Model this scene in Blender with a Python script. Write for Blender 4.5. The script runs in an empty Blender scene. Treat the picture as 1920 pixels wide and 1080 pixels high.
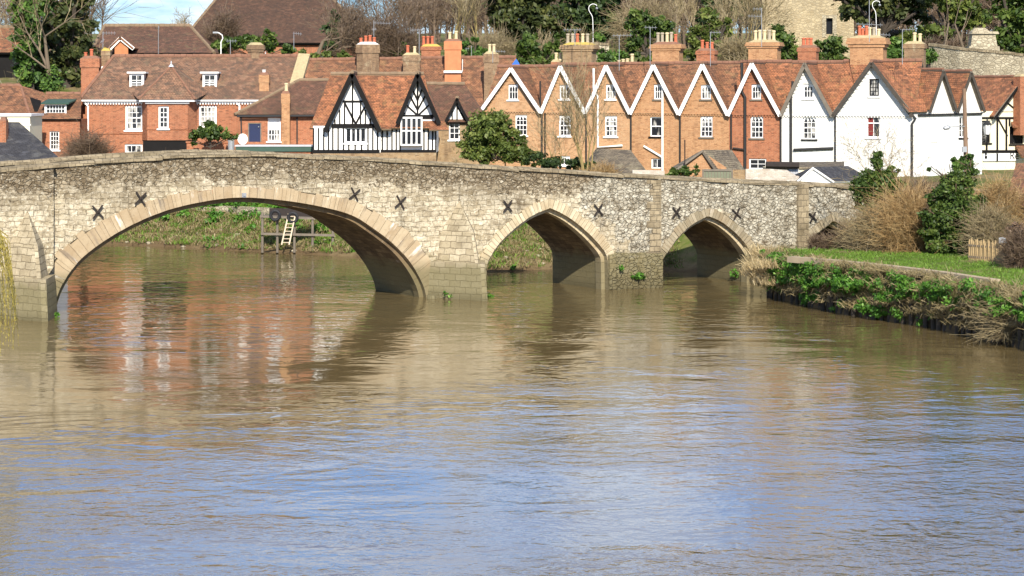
import bpy, math, random
import numpy as np
from mathutils import Vector, Matrix
R = math.radians
scene = bpy.context.scene
COL = scene.collection
# ---------------------------------------------------------------- camera, sky, sun, exposure
F, HY, CH = 4500.0, 180.0, 9.5          # focal length and horizon row in photo pixels, eye height over the water
cd = bpy.data.cameras.new('camera'); cam = bpy.data.objects.new('camera', cd); COL.objects.link(cam)
cam.location = (0, 0, CH); cam.rotation_euler = (R(90), 0, 0)
cd.sensor_width = 36.0; cd.lens = F / 1920 * 36; cd.shift_y = (HY - 540) / 1920; cd.clip_start = 1; cd.clip_end = 6000
scene.camera = cam
SUN_AZ, SUN_EL = 6.0, 34.0               # degrees right of straight behind the camera, height
wd = bpy.data.worlds.new('World'); scene.world = wd; wd.use_nodes = True
wn = wd.node_tree; wn.nodes.clear()
def wnode(t, **kw):
    n = wn.nodes.new(t)
    for k, v in kw.items(): setattr(n, k, v)
    return n
sky = wnode('ShaderNodeTexSky', sky_type='NISHITA', sun_disc=False)
sky.sun_elevation = R(SUN_EL); sky.sun_rotation = R(180 - SUN_AZ); sky.air_density = 1.0; sky.dust_density = 0.4; sky.ozone_density = 2.2
tc = wnode('ShaderNodeTexCoord'); sep = wnode('ShaderNodeSeparateXYZ'); wn.links.new(tc.outputs['Generated'], sep.inputs[0])
mx = wnode('ShaderNodeMath', operation='ADD'); mx.inputs[1].default_value = 0.22; wn.links.new(sep.outputs[2], mx.inputs[0])
dx = wnode('ShaderNodeMath', operation='DIVIDE'); dy = wnode('ShaderNodeMath', operation='DIVIDE')
wn.links.new(sep.outputs[0], dx.inputs[0]); wn.links.new(mx.outputs[0], dx.inputs[1])
wn.links.new(sep.outputs[1], dy.inputs[0]); wn.links.new(mx.outputs[0], dy.inputs[1])
cmb = wnode('ShaderNodeCombineXYZ'); wn.links.new(dx.outputs[0], cmb.inputs[0]); wn.links.new(dy.outputs[0], cmb.inputs[1])
nz = wnode('ShaderNodeTexNoise'); nz.inputs['Scale'].default_value = 3.0; nz.inputs['Detail'].default_value = 7; nz.inputs['Roughness'].default_value = 0.55
wn.links.new(cmb.outputs[0], nz.inputs['Vector'])
rmp = wnode('ShaderNodeValToRGB'); rmp.color_ramp.elements[0].position = 0.45; rmp.color_ramp.elements[1].position = 0.62
rmp.color_ramp.elements[1].color = (.8, .8, .8, 1)
wn.links.new(nz.outputs['Fac'], rmp.inputs[0])
mixc = wnode('ShaderNodeMix', data_type='RGBA'); mixc.inputs[7].default_value = (9.5, 10.4, 11.6, 1)
hz = wnode('ShaderNodeMapRange'); hz.inputs['From Min'].default_value = .01; hz.inputs['From Max'].default_value = .16; wn.links.new(sep.outputs[2], hz.inputs[0])
tn = wnode('ShaderNodeMix', data_type='RGBA'); tn.inputs[6].default_value = (.42, .58, .86, 1); tn.inputs[7].default_value = (.46, .82, 1.34, 1); wn.links.new(hz.outputs[0], tn.inputs[0])
ml = wnode('ShaderNodeMix', data_type='RGBA', blend_type='MULTIPLY'); ml.inputs[0].default_value = 1.0; wn.links.new(sky.outputs[0], ml.inputs[6]); hz2 = wnode('ShaderNodeMapRange'); hz2.inputs['From Min'].default_value = .32; hz2.inputs['From Max'].default_value = .75; wn.links.new(sep.outputs[2], hz2.inputs[0])
tn2 = wnode('ShaderNodeMix', data_type='RGBA'); tn2.inputs[7].default_value = (.22, .42, .74, 1); wn.links.new(hz2.outputs[0], tn2.inputs[0]); wn.links.new(tn.outputs[2], tn2.inputs[6]); wn.links.new(tn2.outputs[2], ml.inputs[7])
wn.links.new(rmp.outputs[0], mixc.inputs[0]); wn.links.new(ml.outputs[2], mixc.inputs[6])
bg = wnode('ShaderNodeBackground'); bg.inputs[1].default_value = 0.09; wn.links.new(mixc.outputs[2], bg.inputs[0])
wo = wnode('ShaderNodeOutputWorld'); wn.links.new(bg.outputs[0], wo.inputs[0])
sd = bpy.data.lights.new('sun', 'SUN'); sd.energy = 4.9; sd.angle = R(0.5); sd.color = (1.0, .93, .82)
sun = bpy.data.objects.new('sun', sd); COL.objects.link(sun)
LDIR = Vector((-math.sin(R(SUN_AZ)) * math.cos(R(SUN_EL)), math.cos(R(SUN_AZ)) * math.cos(R(SUN_EL)), -math.sin(R(SUN_EL))))
sun.rotation_mode = 'QUATERNION'; sun.rotation_quaternion = LDIR.to_track_quat('-Z', 'Y')
scene.view_settings.view_transform = 'Standard'; scene.view_settings.look = 'None'
scene.view_settings.exposure = 0.72; scene.view_settings.gamma = 1.0; scene.view_settings.use_curve_mapping = False
# ---------------------------------------------------------------- helpers
def W(x, y, Y):                          # a photo pixel at depth Y as a world point
    return Vector(((x - 960) / F * Y, Y, CH + (HY - y) / F * Y))
def sc(Y): return Y / F                  # metres per photo pixel
def nvec(v):
    v = Vector(v); l = v.length
    return v / l if l > 1e-9 else v
class MB:
    def __init__(s): s.v = []; s.f = []; s.m = []; s.uv = []; s.att = None
    def face(s, pts, m=0, uv=None):
        b = len(s.v); s.v += [tuple(p) for p in pts]; s.f.append(tuple(range(b, b + len(pts)))); s.m.append(m); s.uv.append(uv)
    def box(s, x0, x1, y0, y1, z0, z1, m=0, mf=None):
        p = [(x0, y0, z0), (x1, y0, z0), (x1, y1, z0), (x0, y1, z0), (x0, y0, z1), (x1, y0, z1), (x1, y1, z1), (x0, y1, z1)]
        for k, q in enumerate(((0, 3, 2, 1), (4, 5, 6, 7), (0, 1, 5, 4), (1, 2, 6, 5), (2, 3, 7, 6), (3, 0, 4, 7))): s.face([p[i] for i in q], m)
    def frustum(s, c, hx, hy, z0, z1, hx1, hy1, m=0):
        a = [(c[0] + i * hx, c[1] + j * hy, z0) for i, j in ((-1, -1), (1, -1), (1, 1), (-1, 1))]
        b = [(c[0] + i * hx1, c[1] + j * hy1, z1) for i, j in ((-1, -1), (1, -1), (1, 1), (-1, 1))]
        for i in range(4): s.face([a[i], a[(i + 1) % 4], b[(i + 1) % 4], b[i]], m)
        s.face(b, m); s.face(a[::-1], m)
    def beam(s, p, q, w, t, front=(0, -1, 0), m=0):   # square bar p-q, w across, t along front
        p = Vector(p); q = Vector(q); a = nvec(q - p); f = nvec(front); sd_ = nvec(a.cross(f)); f = nvec(sd_.cross(a))
        c = [(i * w / 2, j * t / 2) for i, j in ((-1, -1), (1, -1), (1, 1), (-1, 1))]
        A = [p + sd_ * i + f * j for i, j in c]; B = [q + sd_ * i + f * j for i, j in c]
        for i in range(4): s.face([A[i], A[(i + 1) % 4], B[(i + 1) % 4], B[i]], m)
        s.face(A[::-1], m); s.face(B, m)
    def slab(s, pts, th, mt=0, ms=0):    # a top polygon given a thickness downward along its normal
        P = [Vector(p) for p in pts]; n = nvec((P[1] - P[0]).cross(P[2] - P[0]))
        if n.z < 0: P = P[::-1]; n = -n
        Q = [p - n * th for p in P]; k = len(P)
        s.face(P, mt); s.face(Q[::-1], ms)
        for i in range(k): s.face([P[i], Q[i], Q[(i + 1) % k], P[(i + 1) % k]], ms)
    def tube(s, pts, rad, n=8, m=0, cap=True):
        P = [Vector(p) for p in pts]; rings = []
        for i, p in enumerate(P):
            a = nvec((P[min(i + 1, len(P) - 1)] - P[max(i - 1, 0)])); r = rad[i] if isinstance(rad, (list, tuple)) else rad
            e = nvec(a.cross(Vector((0.13, .97, .2)) if abs(a.y) < .9 else Vector((1, 0, .1)))); g = a.cross(e)
            rings.append([p + (e * math.cos(2 * math.pi * k / n) + g * math.sin(2 * math.pi * k / n)) * r for k in range(n)])
        for A, B in zip(rings, rings[1:]):
            for k in range(n): s.face([A[k], A[(k + 1) % n], B[(k + 1) % n], B[k]], m)
        if cap: s.face(rings[0][::-1], m); s.face(rings[-1], m)
    def lathe(s, c, prof, n=12, m=0):
        rings = [[(c[0] + r * math.cos(2 * math.pi * k / n), c[1] + r * math.sin(2 * math.pi * k / n), c[2] + z) for k in range(n)] for r, z in prof]
        for A, B in zip(rings, rings[1:]):
            for k in range(n): s.face([A[k], A[(k + 1) % n], B[(k + 1) % n], B[k]], m)
        s.face(rings[0][::-1], m); s.face(rings[-1], m)
    def build(s, name, mats, parent=None, smooth=False, attr=None):
        me = bpy.data.meshes.new(name); me.from_pydata(s.v, [], s.f)
        for x in (mats if isinstance(mats, (list, tuple)) else [mats]): me.materials.append(x)
        me.polygons.foreach_set('material_index', s.m)
        uvl = me.uv_layers.new(name='UVMap'); data = np.zeros((len(s.v), 2))
        i = 0
        for f, uv in zip(s.f, s.uv):
            if uv is not None:
                for k in range(len(f)): data[i + k] = uv[k]
            else:
                P = [Vector(s.v[j]) for j in f]; n = Vector((0, 0, 0))
                for k in range(len(P)): n += P[k].cross(P[(k + 1) % len(P)])
                if n.length < 1e-12: n = (P[1] - P[0]).cross(P[2] - P[0])
                n = nvec(n); t = nvec(Vector((0, 0, 1)).cross(n)) if abs(n.z) < .995 else Vector((1, 0, 0)); b = n.cross(t)
                for k, p in enumerate(P): data[i + k] = (p.dot(t), p.dot(b))
            i += len(f)
        uvl.data.foreach_set('uv', data.ravel())
        if attr:
            for an, vals in attr.items():
                at = me.attributes.new(an, 'FLOAT', 'POINT'); at.data.foreach_set('value', np.asarray(vals, dtype=np.float32))
        if smooth: me.polygons.foreach_set('use_smooth', [True] * len(s.f))
        me.update()
        o = bpy.data.objects.new(name, me); COL.objects.link(o)
        if parent: o.parent = parent
        return o
def np_mesh(name, verts, k, mats, parent=None, attr=None, smooth=False):   # verts (N*k,3): N separate k-gons
    me = bpy.data.meshes.new(name); nv = len(verts); nf = nv // k
    me.vertices.add(nv); me.vertices.foreach_set('co', np.asarray(verts, dtype=np.float32).ravel())
    me.loops.add(nv); me.loops.foreach_set('vertex_index', np.arange(nv, dtype=np.int32))
    me.polygons.add(nf); me.polygons.foreach_set('loop_start', np.arange(0, nv, k, dtype=np.int32))
    if attr is not None:
        at = me.attributes.new('tint', 'FLOAT', 'FACE'); at.data.foreach_set('value', np.asarray(attr, dtype=np.float32))
    for x in (mats if isinstance(mats, (list, tuple)) else [mats]): me.materials.append(x)
    me.update(calc_edges=True); me.validate()
    o = bpy.data.objects.new(name, me); COL.objects.link(o)
    if parent: o.parent = parent
    return o
def tag(o, label=None, cat=None, group=None, kind=None):
    if label: o['label'] = label
    if cat: o['category'] = cat
    if group: o['group'] = group
    if kind: o['kind'] = kind
    return o
def empty(name, loc, rz=0, **kw):
    o = bpy.data.objects.new(name, None); o.empty_display_size = .3; COL.objects.link(o); o.location = loc; o.rotation_euler = (0, 0, rz)
    return tag(o, **kw)
# ---------------------------------------------------------------- materials
class NT:
    def __init__(s, name):
        s.mat = bpy.data.materials.new(name); s.mat.use_nodes = True; s.t = s.mat.node_tree; s.t.nodes.clear()
        s.out = s.t.nodes.new('ShaderNodeOutputMaterial')
    def n(s, typ, ins=None, **kw):
        nd = s.t.nodes.new('ShaderNode' + typ)
        for k, v in kw.items(): setattr(nd, k, v)
        for k, v in (ins or {}).items():
            if isinstance(v, bpy.types.NodeSocket): s.t.links.new(v, nd.inputs[k])
            else: nd.inputs[k].default_value = v
        return nd
    def uv(s, scale=(1, 1, 1), kind='UV'):
        c = s.n('TexCoord'); return s.n('Mapping', {'Vector': c.outputs[kind], 'Scale': scale}).outputs[0]
    def noise(s, vec, scale, detail=4, rough=.55, dist=0):
        return s.n('TexNoise', {'Vector': vec, 'Scale': scale, 'Detail': detail, 'Roughness': rough, 'Distortion': dist}).outputs['Fac']
    def ramp(s, fac, stops, interp='LINEAR'):
        r = s.n('ValToRGB', {'Fac': fac}); e = r.color_ramp.elements; r.color_ramp.interpolation = interp
        while len(e) < len(stops): e.new(.5)
        for k, (p, c) in enumerate(stops):
            e[k].position = p; e[k].color = (c[0], c[1], c[2], 1) if hasattr(c, '__len__') else (c, c, c, 1)
        return r.outputs[0]
    def mix(s, fac, a, b, mode='MIX'):
        m = s.n('Mix', data_type='RGBA', blend_type=mode); m.clamp_factor = True
        for i, v in ((0, fac), (6, a), (7, b)):
            if isinstance(v, bpy.types.NodeSocket): s.t.links.new(v, m.inputs[i])
            elif i == 0: m.inputs[0].default_value = v
            else: m.inputs[i].default_value = (v[0], v[1], v[2], 1)
        return m.outputs[2]
    def math(s, op, a, b=0.0, c=0.0):
        return s.n('Math', {0: a, 1: b, 2: c}, operation=op).outputs[0]
    def mr(s, v, a, b, c=0.0, d=1.0):
        return s.n('MapRange', {'Value': v, 'From Min': a, 'From Max': b, 'To Min': c, 'To Max': d}).outputs[0]
    def rnd(s): return s.n('ObjectInfo').outputs['Random']
    def bump(s, h, strength=.6, dist=.02, normal=None):
        i = {'Height': h, 'Strength': strength, 'Distance': dist}
        if normal is not None: i['Normal'] = normal
        return s.n('Bump', i).outputs[0]
    def done(s, col, rough=.9, normal=None, spec=.3, **kw):
        i = {'Base Color': col if isinstance(col, bpy.types.NodeSocket) else (col[0], col[1], col[2], 1), 'Roughness': rough, 'Specular IOR Level': spec}
        i.update(kw)
        if normal is not None: i['Normal'] = normal
        b = s.n('BsdfPrincipled', i); s.t.links.new(b.outputs[0], s.out.inputs[0]); return s.mat
def plain(name, c, rough=.7, var=.25, scale=3.0, metal=0.0, spec=.4):
    t = NT(name); v = t.uv(kind='Object'); f = t.noise(v, scale, 5); f2 = t.noise(v, scale * 9, 3)
    col = t.mix(f, [x * (1 - var) for x in c], [min(1, x * (1 + var)) for x in c])
    return t.done(col, rough, t.bump(f2, .25, .01), spec, Metallic=metal)
def brick(name, c1, c2, mortar, bw=.225, rh=.075, ms=.010, dark=(.08, .05, .035), damt=.5, pale=None, dscale=.55, bstr=.5):
    t = NT(name); uv = t.uv(); r = t.rnd()
    off = t.n('VectorMath', {0: uv, 1: t.n('CombineXYZ', {0: t.math('MULTIPLY', r, 37.0), 1: 0.0, 2: 0.0}).outputs[0]}, operation='ADD').outputs[0]
    b = t.n('TexBrick', {'Vector': off, 'Color1': (*c1, 1), 'Color2': (*c2, 1), 'Mortar': (*mortar, 1), 'Scale': 1.0, 'Mortar Size': ms, 'Mortar Smooth': .2,
                          'Bias': 0.0, 'Brick Width': bw, 'Row Height': rh})
    per = t.n('TexWhiteNoise', {'Vector': t.n('VectorMath', {0: t.n('VectorMath', {0: off, 1: (1 / bw, 1 / rh, 1)}, operation='MULTIPLY').outputs[0]}, operation='FLOOR').outputs[0]}, noise_dimensions='3D').outputs[0]
    col = t.mix(t.mr(per, .80, 1.0, 0, .6), b.outputs['Color'], dark)
    n0 = t.noise(off, 4.5, 5, .75); col = t.mix(t.mr(n0, .52, .70, 0, .55), col, [x * .5 for x in c1]); col = t.mix(t.mr(n0, .48, .30, 0, .5), col, [min(.8, x * 1.35) for x in c2])
    n1 = t.noise(off, dscale, 6, .65); col = t.mix(t.mr(n1, .48, .75, 0, damt), col, dark)
    if pale:
        n2 = t.noise(off, 1.3, 6, .7, 1.0); col = t.mix(t.mr(n2, .56, .72, 0, .7), col, pale)
    stn = t.noise(t.n('VectorMath', {0: off, 1: (1.7, .22, 1)}, operation='MULTIPLY').outputs[0], 1.0, 5, .65); col = t.mix(t.mr(stn, .54, .74, 0, damt * 1.2), col, dark)
    n3 = t.noise(off, 14, 3); col = t.mix(t.mr(n3, .3, .7, 0, .4), col, [x * .6 for x in c1])
    h = t.math('ADD', t.math('MULTIPLY', t.math('SUBTRACT', 1.0, b.outputs['Fac']), 1.0), t.math('MULTIPLY', n3, .8))
    return t.done(col, .92, t.bump(h, bstr, .015), .2)
def tiles(name, c1, c2, dark, lichen, damt=.6, lamt=.5):
    t = NT(name); uv = t.uv(); r = t.rnd()
    off = t.n('VectorMath', {0: uv, 1: t.n('CombineXYZ', {0: t.math('MULTIPLY', r, 37.0), 1: t.math('MULTIPLY', r, 11.0), 2: 0.0}).outputs[0]}, operation='ADD').outputs[0]
    wob = t.n('VectorMath', {0: off, 1: t.n('CombineXYZ', {0: 0.0, 1: t.math('MULTIPLY', t.noise(off, .5, 2), .25), 2: 0.0}).outputs[0]}, operation='ADD').outputs[0]
    b = t.n('TexBrick', {'Vector': wob, 'Color1': (*c1, 1), 'Color2': (*c2, 1), 'Mortar': (.03, .02, .015, 1), 'Scale': 1.0, 'Mortar Size': .012, 'Mortar Smooth': .3,
                          'Bias': -.1, 'Brick Width': .19, 'Row Height': .135})
    per = t.n('TexVoronoi', {'Vector': t.n('VectorMath', {0: wob, 1: (3.2, 5.0, 1)}, operation='MULTIPLY').outputs[0], 'Scale': 1.0}).outputs['Color']
    ps = t.n('SeparateColor', {0: per})
    col = t.mix(t.mr(ps.outputs[0], .55, 1.0, 0, .85), b.outputs['Color'], dark)
    col = t.mix(t.mr(ps.outputs[1], .75, 1.0, 0, .6), col, [min(1, x * 1.7) for x in c2])
    n4 = t.noise(off, 2.6, 6, .8); col = t.mix(t.mr(n4, .50, .66, 0, .8), col, dark); col = t.mix(t.mr(n4, .47, .33, 0, .6), col, [min(1, x * 1.75) for x in c1])
    n1 = t.noise(off, .45, 7, .68); col = t.mix(t.mr(n1, .45, .72, 0, damt), col, dark)
    n2 = t.noise(off, 1.1, 8, .72, .6); col = t.mix(t.mr(n2, .53, .7, 0, lamt), col, lichen)
    sx = t.n('SeparateXYZ', {0: wob}); row = t.math('FRACT', t.math('DIVIDE', sx.outputs[1], .135))
    h = t.math('ADD', t.math('MULTIPLY', t.math('SUBTRACT', 1.0, row), 1.2), t.math('MULTIPLY', ps.outputs[2], .6))
    h = t.math('SUBTRACT', h, t.math('MULTIPLY', b.outputs['Fac'], .5))
    return t.done(col, .88, t.bump(h, .8, .03), .25)
def stone(name, c1, c2, mortar, bw=.42, rh=.19, dark=(.1, .085, .06), damt=.5, rubble=False, bstr=.8, tide=False):
    t = NT(name); uv = t.uv()
    nv = t.n('TexNoise', {'Vector': uv, 'Scale': 2.2, 'Detail': 2}).outputs['Color']
    off = t.n('VectorMath', {0: uv, 1: t.n('VectorMath', {0: nv, 'Scale': .12}, operation='SCALE').outputs[0]}, operation='ADD').outputs[0]
    if rubble:
        s3 = t.n('VectorMath', {0: off, 1: (1 / bw, 1 / rh, 1)}, operation='MULTIPLY').outputs[0]
        vo = t.n('TexVoronoi', {'Vector': s3, 'Scale': 1.0}); ed = t.n('TexVoronoi', {'Vector': s3, 'Scale': 1.0}, feature='DISTANCE_TO_EDGE').outputs['Distance']
        mask = t.mr(ed, .02, .12, 0, 1); val = t.n('SeparateColor', {0: vo.outputs['Color']}).outputs[0]
        col = t.mix(val, c1, c2)
    else:
        b = t.n('TexBrick', {'Vector': off, 'Color1': (*c1, 1), 'Color2': (*c2, 1), 'Mortar': (*mortar, 1), 'Scale': 1.0, 'Mortar Size': .016, 'Mortar Smooth': .4, 'Brick Width': bw, 'Row Height': rh})
        mask = t.math('SUBTRACT', 1.0, b.outputs['Fac']); col = b.outputs['Color']
    col = t.mix(mask, mortar, col)
    n1 = t.noise(uv, .6, 7, .7); col = t.mix(t.mr(n1, .45, .7, 0, damt), col, dark)
    n3 = t.noise(uv, 9, 5, .7); col = t.mix(t.mr(n3, .5, .75, 0, .6), col, dark)
    if tide:
        z = t.n('SeparateXYZ', {0: t.uv(kind='Object')}).outputs[2]; td = t.mr(t.math('ADD', z, t.mr(n1, .3, .7, -.35, .35)), 1.35, 1.85, .85, 0)
        col = t.mix(td, col, t.mix(n3, (.10, .088, .04), (.25, .215, .115))); lw = t.mr(z, .0, .5, .6, 0); col = t.mix(lw, col, (.08, .068, .035))
    h = t.math('ADD', mask, t.math('MULTIPLY', n3, .9))
    return t.done(col, .93, t.bump(h, bstr, .03), .2)
def leafmat(name, ca, cb, cc, transl=.25):
    t = NT(name); a = t.n('Attribute', attribute_name='tint').outputs['Fac']
    col = t.ramp(a, [(0, ca), (.55, cb), (1, cc)])
    d = t.n('BsdfPrincipled', {'Base Color': col, 'Roughness': .55, 'Specular IOR Level': .35}); tr = t.n('BsdfTranslucent', {'Color': col})
    mxn = t.n('MixShader', {0: transl, 1: d.outputs[0], 2: tr.outputs[0]}); t.t.links.new(mxn.outputs[0], t.out.inputs[0]); return t.mat
M = {}
M['brick_peach'] = brick('brick_peach', (.44, .225, .105), (.53, .315, .165), (.50, .39, .26), damt=.22, dark=(.17, .10, .05), pale=(.56, .38, .21))
M['brick_orange'] = brick('brick_orange', (.38, .18, .082), (.47, .255, .122), (.46, .33, .2), damt=.28, dark=(.14, .07, .035), pale=(.55, .35, .18))
M['brick_red'] = brick('brick_red', (.32, .10, .045), (.40, .15, .07), (.40, .26, .17), damt=.35, pale=(.42, .2, .11))
M['brick_brown'] = brick('brick_brown', (.22, .13, .07), (.30, .19, .10), (.30, .24, .17), damt=.75, pale=(.46, .40, .26))
M['brick_tan'] = brick('brick_tan', (.30, .19, .09), (.36, .24, .13), (.32, .26, .18), damt=.5, pale=(.42, .34, .22))
M['white_brick'] = brick('white_brick', (.72, .71, .67), (.76, .75, .71), (.68, .66, .61), damt=.22, dark=(.52, .48, .40), bstr=.3)
M['old_white_brick'] = brick('old_white_brick', (.62, .58, .5), (.5, .42, .33), (.42, .36, .28), damt=.5, dark=(.3, .22, .15))
M['tile'] = tiles('tile', (.29, .132, .066), (.21, .10, .054), (.075, .044, .03), (.25, .175, .085), .5, .55)
M['tile_old'] = tiles('tile_old', (.235, .125, .075), (.185, .105, .066), (.085, .06, .044), (.22, .165, .095), .55, .6)
M['tile_red'] = tiles('tile_red', (.34, .135, .062), (.265, .11, .055), (.09, .048, .03), (.33, .215, .09), .45, .55)
M['tile_brown'] = tiles('tile_brown', (.165, .08, .05), (.13, .066, .043), (.065, .043, .03), (.19, .145, .075), .65, .6)
M['tile_dark'] = tiles('tile_dark', (.115, .06, .037), (.09, .049, .032), (.052, .034, .025), (.10, .07, .04), .6, .3)
M['slate'] = tiles('slate', (.045, .046, .052), (.06, .06, .064), (.03, .03, .034), (.19, .18, .15), .5, .5)
M['stone_tile'] = tiles('stone_tile', (.21, .17, .115), (.16, .13, .09), (.08, .065, .05), (.30, .26, .16), .6, .7)
M['ragstone'] = stone('ragstone', (.46, .375, .23), (.32, .25, .145), (.33, .27, .17), .4, .22, rubble=True, damt=.3)
M['wallstone'] = stone('wallstone', (.50, .44, .31), (.32, .27, .18), (.26, .22, .15), .36, .2, rubble=True, damt=.35)
M['white_paint'] = plain('white_paint', (.80, .79, .76), .5, .04)
M['render_white'] = plain('render_white', (.80, .78, .73), .8, .06, .8)
M['render_cream'] = plain('render_cream', (.74, .67, .48), .8, .06, .8)
M['black_timber'] = plain('black_timber', (.009, .008, .0075), .75, .4, spec=.15)
M['black_iron'] = plain('black_iron', (.02, .019, .018), .55, .3)
M['rust_iron'] = plain('rust_iron', (.022, .015, .012), .8, .5, 6)
M['dark_weathered_timber'] = plain('dark_weathered_timber', (.055, .045, .035), .9, .6, 5)
M['grey_timber'] = plain('grey_timber', (.15, .125, .095), .85, .4, 4)
M['pole_timber'] = plain('pole_timber', (.19, .12, .075), .85, .35, 4)
M['fence_timber'] = plain('fence_timber', (.33, .235, .115), .85, .35, 4)
M['pale_timber'] = plain('pale_timber', (.5, .41, .29), .8, .25, 4)
M['green_timber'] = plain('green_timber', (.15, .16, .105), .85, .3, 5)
M['blue_paint'] = plain('blue_paint', (.004, .011, .05), .5, .15)
M['blue_sheet'] = plain('blue_sheet', (.02, .12, .5), .5, .2)
M['lead'] = plain('lead', (.42, .43, .45), .6, .2)
M['green_trim'] = plain('green_trim', (.03, .07, .05), .6, .2)
M['galv'] = plain('galv', (.30, .31, .32), .45, .12, metal=.3)
M['pot_red'] = plain('pot_red', (.42, .115, .055), .8, .25, 5)
M['pot_cream'] = plain('pot_cream', (.55, .44, .26), .8, .2, 5)
M['pot_grey'] = plain('pot_grey', (.33, .28, .2), .8, .3, 5)
M['mortar'] = plain('mortar', (.36, .29, .16), .95, .4, 6)
M['mortar_yellow'] = plain('mortar_yellow', (.40, .29, .07), .95, .4, 6)
M['mortar_white'] = plain('mortar_white', (.72, .70, .66), .9, .1, 6)
M['ridge'] = plain('ridge', (.20, .10, .062), .9, .45, 3)
M['ridge_brown'] = plain('ridge_brown', (.20, .14, .085), .9, .45, 3)
M['orange_render'] = plain('orange_render', (.46, .18, .08), .9, .3, 3)
M['tyre'] = plain('tyre', (.012, .012, .014), .7, .3)
M['lamp_glass'] = plain('lamp_glass', (.7, .7, .68), .2, .05)
M['red_cloth'] = plain('red_cloth', (.15, .016, .013), .8, .2)
M['concrete'] = plain('concrete', (.33, .26, .17), .95, .3, 2)
M['sign_white'] = plain('sign_white', (.78, .78, .76), .5, .05)
M['satdish'] = plain('satdish', (.72, .70, .64), .5, .05)
M['asphalt'] = plain('asphalt', (.06, .058, .055), .9, .3, 4)
def pane_mat():
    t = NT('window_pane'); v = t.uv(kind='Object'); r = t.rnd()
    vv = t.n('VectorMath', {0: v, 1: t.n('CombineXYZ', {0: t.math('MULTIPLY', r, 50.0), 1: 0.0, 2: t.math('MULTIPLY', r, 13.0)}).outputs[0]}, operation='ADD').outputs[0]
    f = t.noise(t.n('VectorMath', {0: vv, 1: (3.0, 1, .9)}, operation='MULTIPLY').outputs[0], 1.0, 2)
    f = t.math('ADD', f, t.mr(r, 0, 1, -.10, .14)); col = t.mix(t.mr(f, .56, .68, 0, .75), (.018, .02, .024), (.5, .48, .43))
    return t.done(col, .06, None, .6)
M['pane'] = pane_mat()
M['bark'] = plain('bark', (.14, .105, .07), .95, .4, 2)
M['bark_dark'] = plain('bark_dark', (.06, .047, .035), .95, .4, 2)
M['bark_pale'] = plain('bark_pale', (.30, .26, .19), .95, .3, 2)
M['bark_yellow'] = plain('bark_yellow', (.25, .19, .075), .95, .3, 2)
M['twig_brown'] = leafmat('twig_brown', (.07, .045, .03), (.115, .075, .045), (.17, .12, .07), .05)
M['twig_pale'] = leafmat('twig_pale', (.15, .11, .06), (.23, .18, .09), (.3, .24, .13), .05)
M['twig_tan'] = leafmat('twig_tan', (.21, .125, .048), (.34, .215, .088), (.46, .33, .155), .1)
M['straw'] = leafmat('straw', (.26, .19, .09), (.42, .32, .16), (.55, .45, .27), .15)
M['willow'] = leafmat('willow', (.22, .17, .03), (.34, .27, .05), (.44, .36, .09), .2)
M['leaf_dark'] = leafmat('leaf_dark', (.018, .034, .01), (.04, .07, .018), (.09, .125, .03))
M['leaf_yew'] = leafmat('leaf_yew', (.022, .033, .01), (.055, .072, .018), (.12, .125, .034))
M['leaf_ivy'] = leafmat('leaf_ivy', (.035, .068, .012), (.075, .15, .024), (.16, .25, .045))
M['leaf_laurel'] = leafmat('leaf_laurel', (.026, .05, .008), (.062, .105, .015), (.15, .195, .042))
M['leaf_olive'] = leafmat('leaf_olive', (.045, .072, .012), (.105, .14, .025), (.19, .215, .05))
M['leaf_weed'] = leafmat('leaf_weed', (.04, .11, .012), (.085, .22, .022), (.18, .34, .05), .3)
M['leaf_brown'] = leafmat('leaf_brown', (.10, .06, .035), (.19, .12, .07), (.28, .19, .12), .15)
M['grass'] = leafmat('grass', (.065, .115, .012), (.125, .23, .022), (.21, .31, .05), .25)
M['grass_dry'] = leafmat('grass_dry', (.15, .12, .05), (.27, .21, .1), (.38, .31, .17), .2)
# ---------------------------------------------------------------- ground, river and hill
BANK = [(-300, 215), (-60, 166), (-40, 160), (-25.3, 153.8), (-17, 147.5), (-8.8, 141.6), (-4.5, 134), (-1.4, 129.2), (0.8, 130.5), (2.7, 132.6), (8, 131), (12.3, 127), (12.9, 121.5), (12.4, 114),
        (14.8, 104.3), (17.5, 98.3), (19.4, 91), (24, 70), (31, 40), (42, -60)]
BP = np.array(BANK, dtype=float)
def bank_dist(P):                        # signed distance to the waterline, + on land
    P = np.asarray(P, dtype=float); best = np.full(len(P), 1e9); sg = np.ones(len(P))
    for a, b in zip(BP, BP[1:]):
        d = b - a; t = np.clip(((P - a) @ d) / (d @ d), 0, 1); q = a + t[:, None] * d; r = P - q
        dist = np.hypot(r[:, 0], r[:, 1]); s = d[0] * r[:, 1] - d[1] * r[:, 0]
        m = dist < best; best = np.where(m, dist, best); sg = np.where(m, np.where(s >= 0, 1, -1), sg)
    return best * sg
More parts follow.
